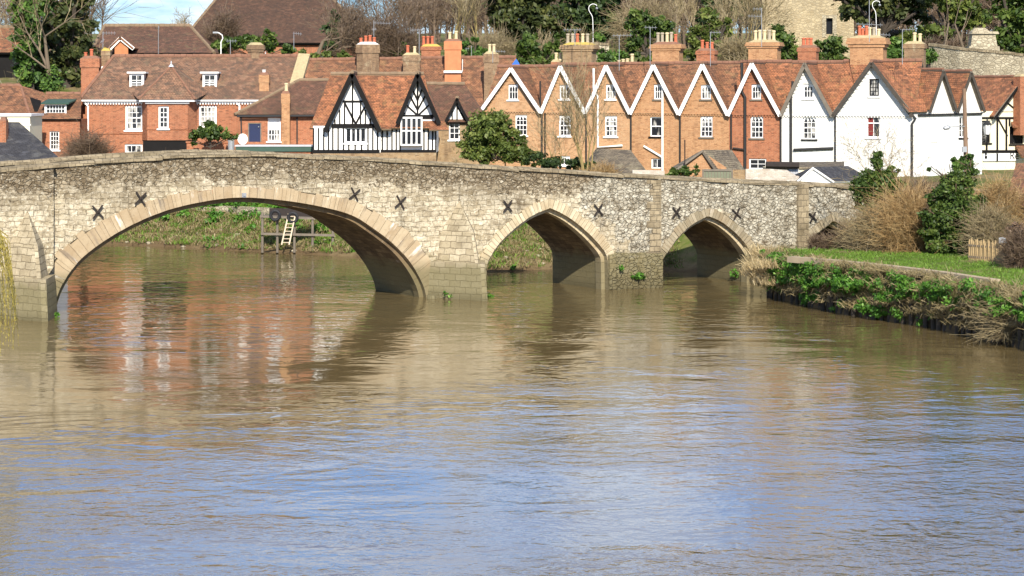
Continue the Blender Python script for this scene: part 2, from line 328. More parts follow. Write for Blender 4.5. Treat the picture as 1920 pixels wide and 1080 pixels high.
def height(P):
    P = np.asarray(P, dtype=float); d = bank_dist(P); x, y = P[:, 0], P[:, 1]
    slope = np.interp(d, [-6, -1, 0, 1.2, 4.2, 8.5, 9.5, 400], [-1.6, -.5, 0.02, .5, 2.15, 2.7, 4.25, 4.35])
    wallp = np.interp(d, [-4, -.25, 0.25, 9, 14, 400], [-1.6, -.9, 2.1, 2.2, 4.2, 4.35])
    lowp = np.interp(d, [-4, -.25, 0.5, 30, 60], [-1.6, -.9, .9, 2.2, 4.2])
    w = np.clip((118.5 - y) / 3, 0, 1); h = slope * (1 - w) + wallp * w
    hill = np.interp(y - .12 * np.abs(x - 10), [170, 176, 192, 240, 330, 420, 2500], [0, .6, 6.3, 9.3, 14, 15, 15])
    return h + np.where(d > 9, hill, hill * np.clip((d - 2) / 7, 0, 1))
def ground(x, y): return float(height([(x, y)])[0])
def terrain():
    xs = np.concatenate([[-2500, -900, -400, -200, -130, -90], np.arange(-70, 50.1, .8), [60, 80, 110, 160, 300, 800, 2500]])
    ys = np.concatenate([[-400, -100, -20, 20, 50, 70, 80, 86], np.arange(90, 176, .7), np.arange(177, 262, 2.5), [275, 300, 340, 400, 600, 1200, 2800]])
    X, Y = np.meshgrid(xs, ys); P = np.stack([X.ravel(), Y.ravel()], 1); Z = height(P)
    rs = np.random.RandomState(3); Z = Z + rs.normal(0, .035, len(Z)) * (Z > .2)
    nx, ny = len(xs), len(ys); V = np.stack([P[:, 0], P[:, 1], Z], 1)
    idx = np.arange(nx * ny).reshape(ny, nx)
    f = np.stack([idx[:-1, :-1], idx[:-1, 1:], idx[1:, 1:], idx[1:, :-1]], -1).reshape(-1, 4)
    me = bpy.data.meshes.new('ground'); me.from_pydata(V.tolist(), [], f.tolist()); me.polygons.foreach_set('use_smooth', [True] * len(f))
    t = NT('ground'); v = t.uv(kind='Object'); sz = t.n('SeparateXYZ', {0: v}).outputs[2]
    n1 = t.noise(v, .35, 6, .65); n2 = t.noise(v, 3, 6, .7)
    g = t.mix(n2, (.045, .07, .012), (.12, .15, .03)); dry = t.mix(n2, (.12, .085, .04), (.26, .2, .1)); mud = t.mix(n2, (.085, .055, .028), (.16, .11, .055))
    col = t.mix(t.mr(n1, .45, .58), g, dry); zz = t.math('ADD', sz, t.mr(n1, .3, .7, -.5, .5)); col = t.mix(t.mr(zz, .15, .6), mud, col)
    me.materials.append(t.done(col, .95, t.bump(n2, .8, .12), .15)); me.update()
    o = bpy.data.objects.new('ground', me); COL.objects.link(o); tag(o, kind='structure')
terrain()
def water():
    mb = MB(); mb.face([(-900, -300, 0), (120, -300, 0), (120, 260, 0), (-900, 260, 0)])
    t = NT('river'); v = t.uv(kind='Object')
    O_ = lambda x, y: t.uv((x, y, 1), 'Object')
    big = t.noise(v, .03, 3, .5, .6); mid = t.noise(O_(.5, 1), .10, 4, .6, 1.2)
    sw = t.noise(O_(.6, 1), .13, 3, .5, 1.5)                              # slow swirls and boils
    wv = t.noise(O_(1, 1), .95, 2, .5, 1.0); rp = t.noise(O_(1, 1), 2.6, 2, .5, .8); fn = t.noise(O_(1, 1), 7.5, 2, .6, .4)
    sy = t.math('ADD', t.n('SeparateXYZ', {0: v}).outputs[1], t.mr(big, .3, .7, -18, 18))
    patch = t.mr(mid, .38, .62, .3, 1.3)
    m1 = t.math('MULTIPLY', patch, t.math('ADD', t.mr(sy, 48, 80, 1.0, .40), t.mr(sy, 82, 108, 0, .75))); m2 = t.math('MULTIPLY', patch, t.mr(sy, 46, 78, 1.0, .05))
    h = t.math('ADD', t.math('MULTIPLY', sw, .07), t.math('ADD', t.math('MULTIPLY', wv, t.math('MULTIPLY', m1, .046)), t.math('MULTIPLY', t.math('ADD', t.math('MULTIPLY', rp, .036), t.math('MULTIPLY', fn, .010)), m2)))
    silt = t.noise(O_(.25, 1), .10, 5, .6, 1.0)
    col = t.mix(silt, (.10, .072, .029), (.155, .113, .05))
    n = t.bump(h, 1.0, 1.0)
    b = t.n('BsdfPrincipled', {'Base Color': col, 'Roughness': .06, 'IOR': 1.333, 'Specular IOR Level': .75, 'Normal': n}); t.t.links.new(b.outputs[0], t.out.inputs[0])
    tag(mb.build('river_water', t.mat), kind='structure')
water()
# ---------------------------------------------------------------- the bridge
def bD(x): return CH / (413.0 - .0437 * x)
def bpt(x): return Vector(((x - 960) * bD(x), F * bD(x)))
BO = bpt(100); BE = (bpt(1440) - BO).normalized(); BANG = math.atan2(BE.y, BE.x); BW = 5.3
def bu(x): return (bpt(x) - BO).dot(BE)
def bf(x, y): return (bu(x), CH + (HY - y) * bD(x))
TOPX = [(-420, 330), (-60, 319), (0, 314), (95, 306), (180, 299), (260, 293), (350, 287), (440, 285), (520, 286), (600, 290), (760, 298), (900, 308), (1060, 318), (1240, 329), (1420, 338), (1580, 345), (1700, 350), (1900, 357)]
TU = [bf(x, y) for x, y in TOPX]
def ztop(u): return float(np.interp(u, [a for a, b in TU], [b for a, b in TU]))
A1 = [(98, 578), (115, 532), (144, 491), (178, 463), (222, 434), (274, 408), (333, 387), (407, 373), (456, 369), (529, 375), (588, 384), (659, 401), (695, 425), (736, 455), (766, 487), (787, 520), (800, 553)]
A2 = [(910, 520), (911, 497), (922, 474), (941, 449), (969, 424), (999, 402), (1031, 390), (1058, 402), (1086, 422), (1113, 447), (1138, 477), (1139, 500)]
A3 = [(1241, 530), (1242, 494), (1256, 472), (1276, 444), (1303, 419), (1331, 406), (1353, 413), (1376, 430), (1398, 452), (1416, 479), (1417, 500)]
A4 = [(1521, 480), (1523, 449), (1542, 433), (1567, 415), (1592, 427), (1612, 447), (1614, 480)]
def arch_curve(px, n=72, pointed=None):
    p = [bf(x, y) for x, y in px]
    p = [(p[0][0] - .02, -1.4)] + p + [(p[-1][0] + .02, -1.4)]
    P = np.array(p)
    for _ in range(2 if pointed is None else 1):                         # corner-cutting smooth, keeping the point of a pointed arch
        Q = [P[0]]
        for i in range(len(P) - 1):
            a, b = P[i], P[i + 1]; Q += [a * .75 + b * .25, a * .25 + b * .75]
        Q.append(P[-1]); Q = np.array(Q)
        if pointed is not None:
            k = int(np.argmin(np.hypot(Q[:, 0] - pointed[0], Q[:, 1] - pointed[1]))); Q[k] = pointed
        P = Q
    s = np.concatenate([[0], np.cumsum(np.hypot(*np.diff(P, axis=0).T))]); t = np.linspace(0, s[-1], n)
    return np.stack([np.interp(t, s, P[:, 0]), np.interp(t, s, P[:, 1])], 1), t
def offset(P, d):                        # d>0 away from the opening
    T = np.gradient(P, axis=0); N = np.stack([-T[:, 1], T[:, 0]], 1); N /= np.linalg.norm(N, axis=1)[:, None] + 1e-9
    return P + N * np.asarray(d).reshape(-1, 1)
ARCH = []
for px, pt, th, inn in ((A1, None, 0, .22), (A2, (1031, 390), .46, .2), (A3, (1331, 405), .44, .2), (A4, (1567, 414), .44, .18)):
    C, S = arch_curve(px, pointed=bf(*pt) if pt else None)
    if th == 0:
        zc = C[:, 1].max(); t_ = np.interp(C[:, 1], [0, zc * .55, zc], [.98, .84, .48])
    else: t_ = np.full(len(C), th)
    E = offset(C, t_); I = offset(C, -inn * np.ones(len(C)))
    for q in (E, I): q[:, 0] = np.maximum.accumulate(q[:, 0]); 
    ARCH.append(dict(C=C, S=S, E=E, I=I, th=t_))
BR = empty('stone_bridge', (BO.x, BO.y, 0), BANG, label='old humped stone bridge with one wide and three pointed arches crossing the brown river', cat='bridge')
U0, UB, UC, UD, UE = bu(-420), bu(94), bu(1238), bu(1508), bu(1900)
def voff(u): return -.5 if u < UB else (0.0 if u < UC else .24)
def zlow(u):
    z = -1.5
    for a in ARCH:
        if a['E'][0, 0] < u < a['E'][-1, 0]: z = max(z, float(np.interp(u, a['E'][:, 0], a['E'][:, 1])) - .03)
    return z
def bridge_stone():
    t = NT('bridge_stone'); uv = t.uv(); bl = t.n('Attribute', attribute_name='below').outputs['Fac']
    s = t.n('SeparateXYZ', {0: uv}); U_, Z_ = s.outputs[0], s.outputs[1]
    nv = t.n('TexNoise', {'Vector': uv, 'Scale': 1.5, 'Detail': 4, 'Roughness': .6}).outputs['Color']
    off = t.n('VectorMath', {0: uv, 1: t.n('VectorMath', {0: nv, 'Scale': .34}, operation='SCALE').outputs[0]}, operation='ADD').outputs[0]
    def rub(bw, rh):
        s3 = t.n('VectorMath', {0: off, 1: (1 / bw, 1 / rh, 1)}, operation='MULTIPLY').outputs[0]
        c = t.n('SeparateColor', {0: t.n('TexVoronoi', {'Vector': s3, 'Scale': 1.0, 'Randomness': .9}).outputs['Color']})
        ed = t.n('TexVoronoi', {'Vector': s3, 'Scale': 1.0, 'Randomness': .9}, feature='DISTANCE_TO_EDGE').outputs['Distance']
        return c.outputs[0], c.outputs[1], ed
    r1, r2, ed = rub(.25, .16)
    cv = t.n('VectorMath', {0: off, 1: (1.9, 3.8, 1)}, operation='MULTIPLY').outputs[0]
    bk = t.n('TexBrick', {'Vector': off, 'Color1': (0, 0, 0, 1), 'Color2': (1, 1, 1, 1), 'Mortar': (.5, .5, .5, 1), 'Scale': 1.0, 'Mortar Size': .018, 'Mortar Smooth': .5, 'Brick Width': .42, 'Row Height': .235}, offset=.43, squash=1.7, squash_frequency=3)
    bval = t.n('SeparateColor', {0: bk.outputs['Color']}).outputs[0]
    big = t.noise(uv, .33, 5, .62); med = t.noise(uv, 1.1, 6, .68); fine = t.noise(uv, 7, 6, .72)
    right = t.mr(t.math('ADD', U_, t.mr(big, .3, .7, -2.2, 2.2)), bu(1130) - .4, bu(1145), 0, 1)    # the greyer, rubblier rebuilt end
    zone = t.math('MAXIMUM', t.mr(t.math('ADD', bl, t.mr(med, .3, .7, -.7, .7)), 1.05, 1.25, 1, 0), t.math('MULTIPLY', right, t.mr(big, .35, .6, .4, 1)))
    zone = t.math('GREATER_THAN', zone, .5)
    cour = t.mix(t.math('ADD', t.math('MULTIPLY', bval, .5), t.math('MULTIPLY', t.n('SeparateColor', {0: t.n('TexVoronoi', {'Vector': cv, 'Scale': 1.0}).outputs['Color']}).outputs[0], .5)), (.35, .29, .19), (.64, .57, .43))
    rubc = t.mix(r1, (.22, .17, .105), (.52, .44, .31)); rubr = t.mix(r1, (.43, .39, .30), (.58, .54, .435))
    rubc = t.mix(right, rubc, rubr)
    jn = t.noise(uv, 3.5, 4, .7); joint_r = t.mr(t.math('ADD', ed, t.mr(jn, .3, .7, -.03, .05)), .0, .13); joint_c = t.math('SUBTRACT', 1.0, t.math('MULTIPLY', bk.outputs['Fac'], t.mr(jn, .35, .6, .1, 1)))
    col = t.mix(t.math('MULTIPLY', t.math('SUBTRACT', 1.0, joint_c), .55), cour, (.20, .155, .095))
    rubc = t.mix(t.math('MULTIPLY', t.math('MULTIPLY', t.math('SUBTRACT', 1.0, joint_r), t.mr(right, 0, 1, 1, .72)), t.mr(jn, .35, .65, .2, .75)), rubc, (.19, .155, .105))
    col = t.mix(zone, col, rubc)
    pt = t.noise(t.uv((1, 1.3, 1)), 2.4, 5, .7); col = t.mix(t.math('MULTIPLY', zone, t.mr(pt, .48, .62, 0, .75)), col, (.15, .115, .07)); col = t.mix(t.math('MULTIPLY', zone, t.mr(pt, .46, .34, 0, .55)), col, (.62, .55, .42))
    # weathering: dark lichen band under the coping, stains, algae at the tide line
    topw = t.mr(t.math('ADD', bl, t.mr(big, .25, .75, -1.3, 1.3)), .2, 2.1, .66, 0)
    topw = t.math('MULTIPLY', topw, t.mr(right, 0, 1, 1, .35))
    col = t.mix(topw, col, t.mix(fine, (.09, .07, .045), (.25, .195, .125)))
    col = t.mix(t.mr(med, .52, .72, 0, .65), col, t.mix(fine, (.11, .08, .045), (.22, .16, .095)))
    col = t.mix(t.mr(t.noise(uv, 2.6, 6, .7), .56, .72, 0, .6), col, (.72, .66, .52))
    streak = t.noise(t.uv((1.6, .16, 1)), 1.0, 5, .65); col = t.mix(t.mr(streak, .56, .74, 0, .7), col, (.10, .082, .055))
    f2 = t.noise(uv, 4.2, 5, .75); col = t.mix(t.mr(f2, .5, .68, 0, .6), col, (.16, .12, .07)); f3 = t.noise(t.uv((1, 1.5, 3)), 5.5, 5, .75); col = t.mix(t.mr(f3, .54, .68, 0, .75), col, (.72, .66, .52))
    col = t.mix(t.mr(fine, .52, .74, 0, .6), col, (.085, .065, .042))
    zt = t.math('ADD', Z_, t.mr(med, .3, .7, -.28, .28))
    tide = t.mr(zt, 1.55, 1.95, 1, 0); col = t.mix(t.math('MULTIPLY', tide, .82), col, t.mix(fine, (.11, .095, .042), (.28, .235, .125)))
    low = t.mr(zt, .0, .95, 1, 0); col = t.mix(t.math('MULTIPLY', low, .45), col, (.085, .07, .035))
    col = t.n('Gamma', {'Color': col, 'Gamma': 1.28}).outputs[0]; col = t.mix(1.0, col, (1.12, 1.15, 1.22), 'MULTIPLY')
    h = t.mix(zone, joint_c, t.math('ADD', t.math('MULTIPLY', joint_r, 1.1), t.math('MULTIPLY', r2, .7)))
    h = t.math('ADD', h, t.math('MULTIPLY', fine, .9))
    return t.done(col, .94, t.bump(h, .95, .055), .18)
M['bridge_stone'] = bridge_stone()
def ring_mat(name, c1, c2, w, streaks):
    t = NT(name); uv = t.uv(); nv = t.n('TexNoise', {'Vector': uv, 'Scale': 2.0, 'Detail': 3}).outputs['Color']
    off = t.n('VectorMath', {0: uv, 1: t.n('VectorMath', {0: nv, 'Scale': .06}, operation='SCALE').outputs[0]}, operation='ADD').outputs[0]
    b = t.n('TexBrick', {'Vector': off, 'Color1': (*c1, 1), 'Color2': (*c2, 1), 'Mortar': (.19, .145, .09, 1), 'Scale': 1.0, 'Mortar Size': .009, 'Mortar Smooth': .4, 'Brick Width': w, 'Row Height': 40.0})
    fine = t.noise(uv, 5, 6, .7); med = t.noise(uv, .8, 6, .65)
    col = t.mix(t.mr(med, .45, .7, 0, .6), b.outputs['Color'], t.mix(fine, (.17, .105, .05), (.33, .22, .11)))
    st = t.noise(t.uv((2.2, .35, 1)), 1.0, 5, .6); col = t.mix(t.mr(st, .56, .7, 0, streaks), col, (.16, .13, .10)); st2 = t.noise(t.uv((1.7, .3, 2)), 1.7, 5, .6)
    col = t.mix(t.mr(st2, .60, .70, 0, streaks), col, (.66, .62, .54)); col = t.mix(t.mr(fine, .55, .75, 0, .5), col, (.12, .09, .055))
    z = t.n('SeparateXYZ', {0: t.uv(kind='Object')}).outputs[2]
    tide = t.mr(t.math('ADD', z, t.mr(med, .3, .7, -.3, .3)), 1.3, 1.9, .8, 0); col = t.mix(tide, col, t.mix(fine, (.085, .075, .035), (.2, .17, .09)))
    return t.done(col, .92, t.bump(t.math('SUBTRACT', t.math('MULTIPLY', fine, .8), b.outputs['Fac']), .8, .03), .2)
M['ring_tan'] = ring_mat('ring_tan', (.33, .25, .155), (.43, .345, .225), .4, 1.0)
M['ring_rag'] = ring_mat('ring_rag', (.56, .48, .33), (.42, .345, .22), .2, .3)
M['ring_grey'] = ring_mat('ring_grey', (.34, .29, .20), (.22, .185, .12), .19, .3)
M['ring_inner'] = ring_mat('ring_inner', (.50, .42, .28), (.40, .32, .19), .5, .4)
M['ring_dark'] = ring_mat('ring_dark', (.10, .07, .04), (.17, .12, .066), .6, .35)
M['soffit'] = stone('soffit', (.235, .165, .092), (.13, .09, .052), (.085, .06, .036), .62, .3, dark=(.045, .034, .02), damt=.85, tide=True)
M['pier_stone'] = stone('pier_stone', (.50, .43, .30), (.34, .28, .18), (.2, .16, .1), .62, .3, dark=(.14, .11, .065), damt=.85, bstr=1.0, tide=True)
M['coping'] = stone('coping', (.34, .275, .175), (.22, .175, .11), (.15, .12, .08), .35, .3, dark=(.09, .07, .04), damt=.85)
def bridge():
    brk = sorted(set([round(float(u), 3) for u in np.arange(U0, UE, .3)] + [round(float(q), 3) for a in ARCH for q in a['E'][:, 0]] + [UB, UC]))
    rs = np.random.RandomState(5)
    for (ua, ub_, nm) in ((U0, UB, 'spandrel_wall'), (UB, UC, 'spandrel_wall'), (UC, UE, 'spandrel_wall')):
        mb = MB(); att = []; us = [ua] + [u for u in brk if ua + .02 < u < ub_ - .02] + [ub_]; vo = voff((ua + ub_) / 2)
        cols = []
        for u in us:
            zt = ztop(u) - .16; zb = zlow(u + (1e-3 if u == ua else 0)); k = 14
            zs = np.linspace(zb, zt, k)
            cols.append([(u, vo + .045 * math.sin(u * 1.7 + z * 2.3) * math.sin(z * 3.1 - u * .6) + .03 * math.sin(u * .31), z) for z in zs])
        for A, B in zip(cols, cols[1:]):
            for j in range(len(A) - 1):
                mb.face([A[j], B[j], B[j + 1], A[j + 1]], 0, [(A[j][0], A[j][2]), (B[j][0], B[j][2]), (B[j + 1][0], B[j + 1][2]), (A[j + 1][0], A[j + 1][2])])
                att += [ztop(A[j][0]) - A[j][2], ztop(B[j][0]) - B[j][2], ztop(B[j][0]) - B[j + 1][2], ztop(A[j][0]) - A[j + 1][2]]
        for u, cl in ((ua, cols[0]), (ub_, cols[-1])):                   # returns where the wall face steps
            for j in range(len(cl) - 1):
                a, b = cl[j], cl[j + 1]; q = [a, (u, vo + .7, a[2]), (u, vo + .7, b[2]), b]
                mb.face(q if u == ua else q[::-1], 0); att += [ztop(u) - p[2] for p in q]
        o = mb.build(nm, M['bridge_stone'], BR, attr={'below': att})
        o.data.polygons.foreach_set('use_smooth', [True] * len(mb.f))
    # far wall face, parapets' inner faces, road
    mb = MB(); att = []; rd = MB(); ip = MB(); attp = []
    for a, b in zip(brk, brk[1:]):
        q = [(b, BW, zlow(b)), (a, BW, zlow(a)), (a, BW, ztop(a) - .16), (b, BW, ztop(b) - .16)]; mb.face(q); att += [ztop(p[0]) - p[2] for p in q]
        rd.face([(a, .6, ztop(a) - 1.15), (b, .6, ztop(b) - 1.15), (b, BW - .4, ztop(b) - 1.15), (a, BW - .4, ztop(a) - 1.15)])
        for v, fl in ((.62, 1), (BW - .42, 0)):
            q = [(a, v, ztop(a) - 1.3), (b, v, ztop(b) - 1.3), (b, v, ztop(b) - .16), (a, v, ztop(a) - .16)]
            ip.face(q[::-1] if fl else q); attp += [ztop(p[0]) - p[2] for p in q]
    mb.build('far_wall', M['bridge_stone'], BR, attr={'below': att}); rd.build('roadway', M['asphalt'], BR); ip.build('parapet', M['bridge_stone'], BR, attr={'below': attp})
    # copings: long saddle-backed stones, each a little out of line
    for v0, v1 in ((-.10, .66), (BW - .46, BW + .10)):
        mb = MB(); u = U0; r = random.Random(int(v1 * 10))
        while u < UE:
            L = r.uniform(.7, 1.5); b = min(u + L - .015, UE); dz = r.uniform(-.025, .025); dv = r.uniform(-.03, .03) + (voff(u + L / 2) if v0 < 0 else 0); c = (v0 + v1) / 2 + dv
            za, zb = ztop(u) + dz, ztop(b) + dz + r.uniform(-.015, .015)
            sec = [(v0 + dv, -.2), (v0 + dv, -.09), (c - .12, 0), (c + .12, 0), (v1 + dv, -.09), (v1 + dv, -.2)]
            A = [(u, p, za + q) for p, q in sec]; B = [(b, p, zb + q) for p, q in sec]
            for i in range(6): mb.face([A[i], A[(i + 1) % 6], B[(i + 1) % 6], B[i]][::-1])
            mb.face(A); mb.face(B[::-1]); u += L
        mb.build('coping', M['coping'], BR)
    # arches: outer ring, recessed inner ring, vault
    mats = ['ring_tan', 'ring_rag', 'ring_grey', 'ring_grey']
    for i, a in enumerate(ARCH):
        C, E, I, S = a['C'], a['E'], a['I'], a['S']; vo = voff(C[len(C) // 2, 0]); vi = vo + .28
        ring = MB(); inner = MB(); vault = MB()
        rj = random.Random(70 + i); big_ = i == 0; N_ = offset(C, 1.0) - C
        for k in range(len(C) - 1):
            c0, c1, i0, i1 = C[k], C[k + 1], I[k], I[k + 1]; s0, s1 = S[k], S[k + 1]; th = a['th'][k] * (1 + rj.uniform(-.12, .14)); vf = vo - .05 + rj.uniform(-.025, .03); e0, e1 = c0 + N_[k] * th, c1 + N_[k + 1] * th
            P = lambda p, v: (p[0], v, p[1])
            ring.face([P(c0, vf), P(c1, vf), P(e1, vf), P(e0, vf)][::-1], 0, [(s0, 0), (s1, 0), (s1, th), (s0, th)][::-1])
            ring.face([P(c0, vf), P(c0, vi), P(c1, vi), P(c1, vf)][::-1], 0, [(s0, 0), (s0, -.3), (s1, -.3), (s1, 0)][::-1])
            ring.face([P(e0, vf), P(e1, vf), P(e1, vo + .12), P(e0, vo + .12)][::-1], 0, [(s0, 0), (s1, 0), (s1, .1), (s0, .1)][::-1])
            inner.face([P(i0, vi), P(i1, vi), P(c1, vi), P(c0, vi)][::-1], 0, [(s0, 0), (s1, 0), (s1, .2), (s0, .2)][::-1])
            inner.face([P(i0, vi), P(i0, vi + .55), P(i1, vi + .55), P(i1, vi)][::-1], 0, [(s0, 0), (s0, .6), (s1, .6), (s1, 0)][::-1])
            for v_a, v_b in zip(np.linspace(vi + .55, BW, 7), np.linspace(vi + .55, BW, 7)[1:]):
                w0 = .06; j0 = offset(I, .05)[k]; j1 = offset(I, .05)[k + 1]
                vault.face([P(j0, v_a), P(j0, v_b), P(j1, v_b), P(j1, v_a)][::-1], 0, [(v_a, s0), (v_b, s0), (v_b, s1), (v_a, s1)][::-1])
            vault.face([P(i0, vi + .55), P(i0, vi + .551), P(i1, vi + .551), P(i1, vi + .55)], 0)
        for mb in (ring, inner):
            mb_att = None
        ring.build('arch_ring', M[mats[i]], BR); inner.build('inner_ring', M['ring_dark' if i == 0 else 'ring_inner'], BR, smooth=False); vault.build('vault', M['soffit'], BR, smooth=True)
    # piers inside the river carry the vault feet; cutwaters with tall sloping caps
    for (xa, xb, p, zs, z1, z2) in ((-14, 96, 2.6, 1.75, 3.1, 4.6), (806, 909, 2.6, 1.7, 3.1, 4.6)):
        ua, ub_ = bu(xa), bu(xb); c = (ua + ub_) / 2; h = (ub_ - ua) / 2; vo = voff(c) + .05; mb = MB(); att = []
        def band(s0, s1, za, zb, flip=False):
            A = [(c - h * s0, vo, za), (c - .12 * s0, vo - p * s0, za), (c + .12 * s0, vo - p * s0, za), (c + h * s0, vo, za)]
            B = [(c - h * s1, vo, zb), (c - .12 * s1, vo - p * s1, zb), (c + .12 * s1, vo - p * s1, zb), (c + h * s1, vo, zb)]
            n = 6
            for i in range(3):
                for j in range(n):
                    f0, f1 = j / n, (j + 1) / n; L = lambda P_, Q_, f: tuple(P_[m] + (Q_[m] - P_[m]) * f for m in range(3))
                    mb.face([L(A[i], B[i], f0), L(A[i + 1], B[i + 1], f0), L(A[i + 1], B[i + 1], f1), L(A[i], B[i], f1)])
            return A, B
        A, B = band(1.2, 1.02, -1.5, zs); A2_, B2_ = band(.80, .62, zs, z1)
        for i in range(3): mb.face([B[i], B[i + 1], A2_[i + 1], A2_[i]])
        T = (c + .1, vo + .02, z2)
        for i in range(3): mb.face([B2_[i], B2_[i + 1], T])
        mb.build('cutwater', M['pier_stone'], BR)
    mb = MB(); ua, ub_ = bu(1139.5), bu(1240)                            # the flat pier's plinth
    mb.box(ua, ub_, -.16, 1.0, -1.5, 1.62); mb.face([(ua, -.16, 1.62), (ub_, -.16, 1.62), (ub_, .05, 1.8), (ua, .05, 1.8)])
    mb.build('pier_plinth', M['bridge_stone'], BR, attr={'below': [4.5] * len(mb.v)})
    mb = MB(); r = random.Random(8)                                      # long-and-short corner stones
    z = .4
    while z < ztop(UC) - .25:
        hgt = r.uniform(.26, .38); w = r.choice((.45, .62, .8)); mb.box(UC - w, UC + .035, -.045, .3, z, min(z + hgt - .02, ztop(UC) - .2)); z += hgt
    mb.build('quoin', M['coping'], BR)
    mb = MB(); mb.box(bu(1499), bu(1519), .12, .5, 0, ztop(UD) - .2); mb.build('pilaster', M['coping'], BR)
    for k, (x, y, tilt, L) in enumerate(((182, 397, 3, 1), (262, 372, -6, 1), (663, 364, -12, .95), (749, 379, -10, 1), (950, 386, 0, .95), (1120, 393, 2, .95), (1271, 398, 0, .9), (1384, 401, 10, .9), (1527, 407, 8, .8))):
        u, z = bf(x, y); v = voff(u) - .12; mb = MB(); s_ = .37 * L
        for sg in (-1, 1):
            a = R(sg * 50 + tilt); dx_, dz_ = math.cos(a) * s_, math.sin(a) * s_
            mb.beam((u - dx_, v - .004 * sg, z - dz_), (u + dx_, v - .004 * sg, z + dz_), .066, .05)
        mb.lathe((u, v - .02, z - .05), [(.001, 0), (.07, .01), (.07, .09), (.001, .1)], 8)
        mb.build('iron_cross', M['rust_iron'], BR)
    u, z = bf(456, 365); mb = MB(); mb.box(u - .1, u + .1, -.13, .0, z - .12, z + .08); mb.box(u - .05, u + .05, -.17, -.13, z - .06, z + .03); mb.build('level_sensor', M['galv'], BR)
bridge()
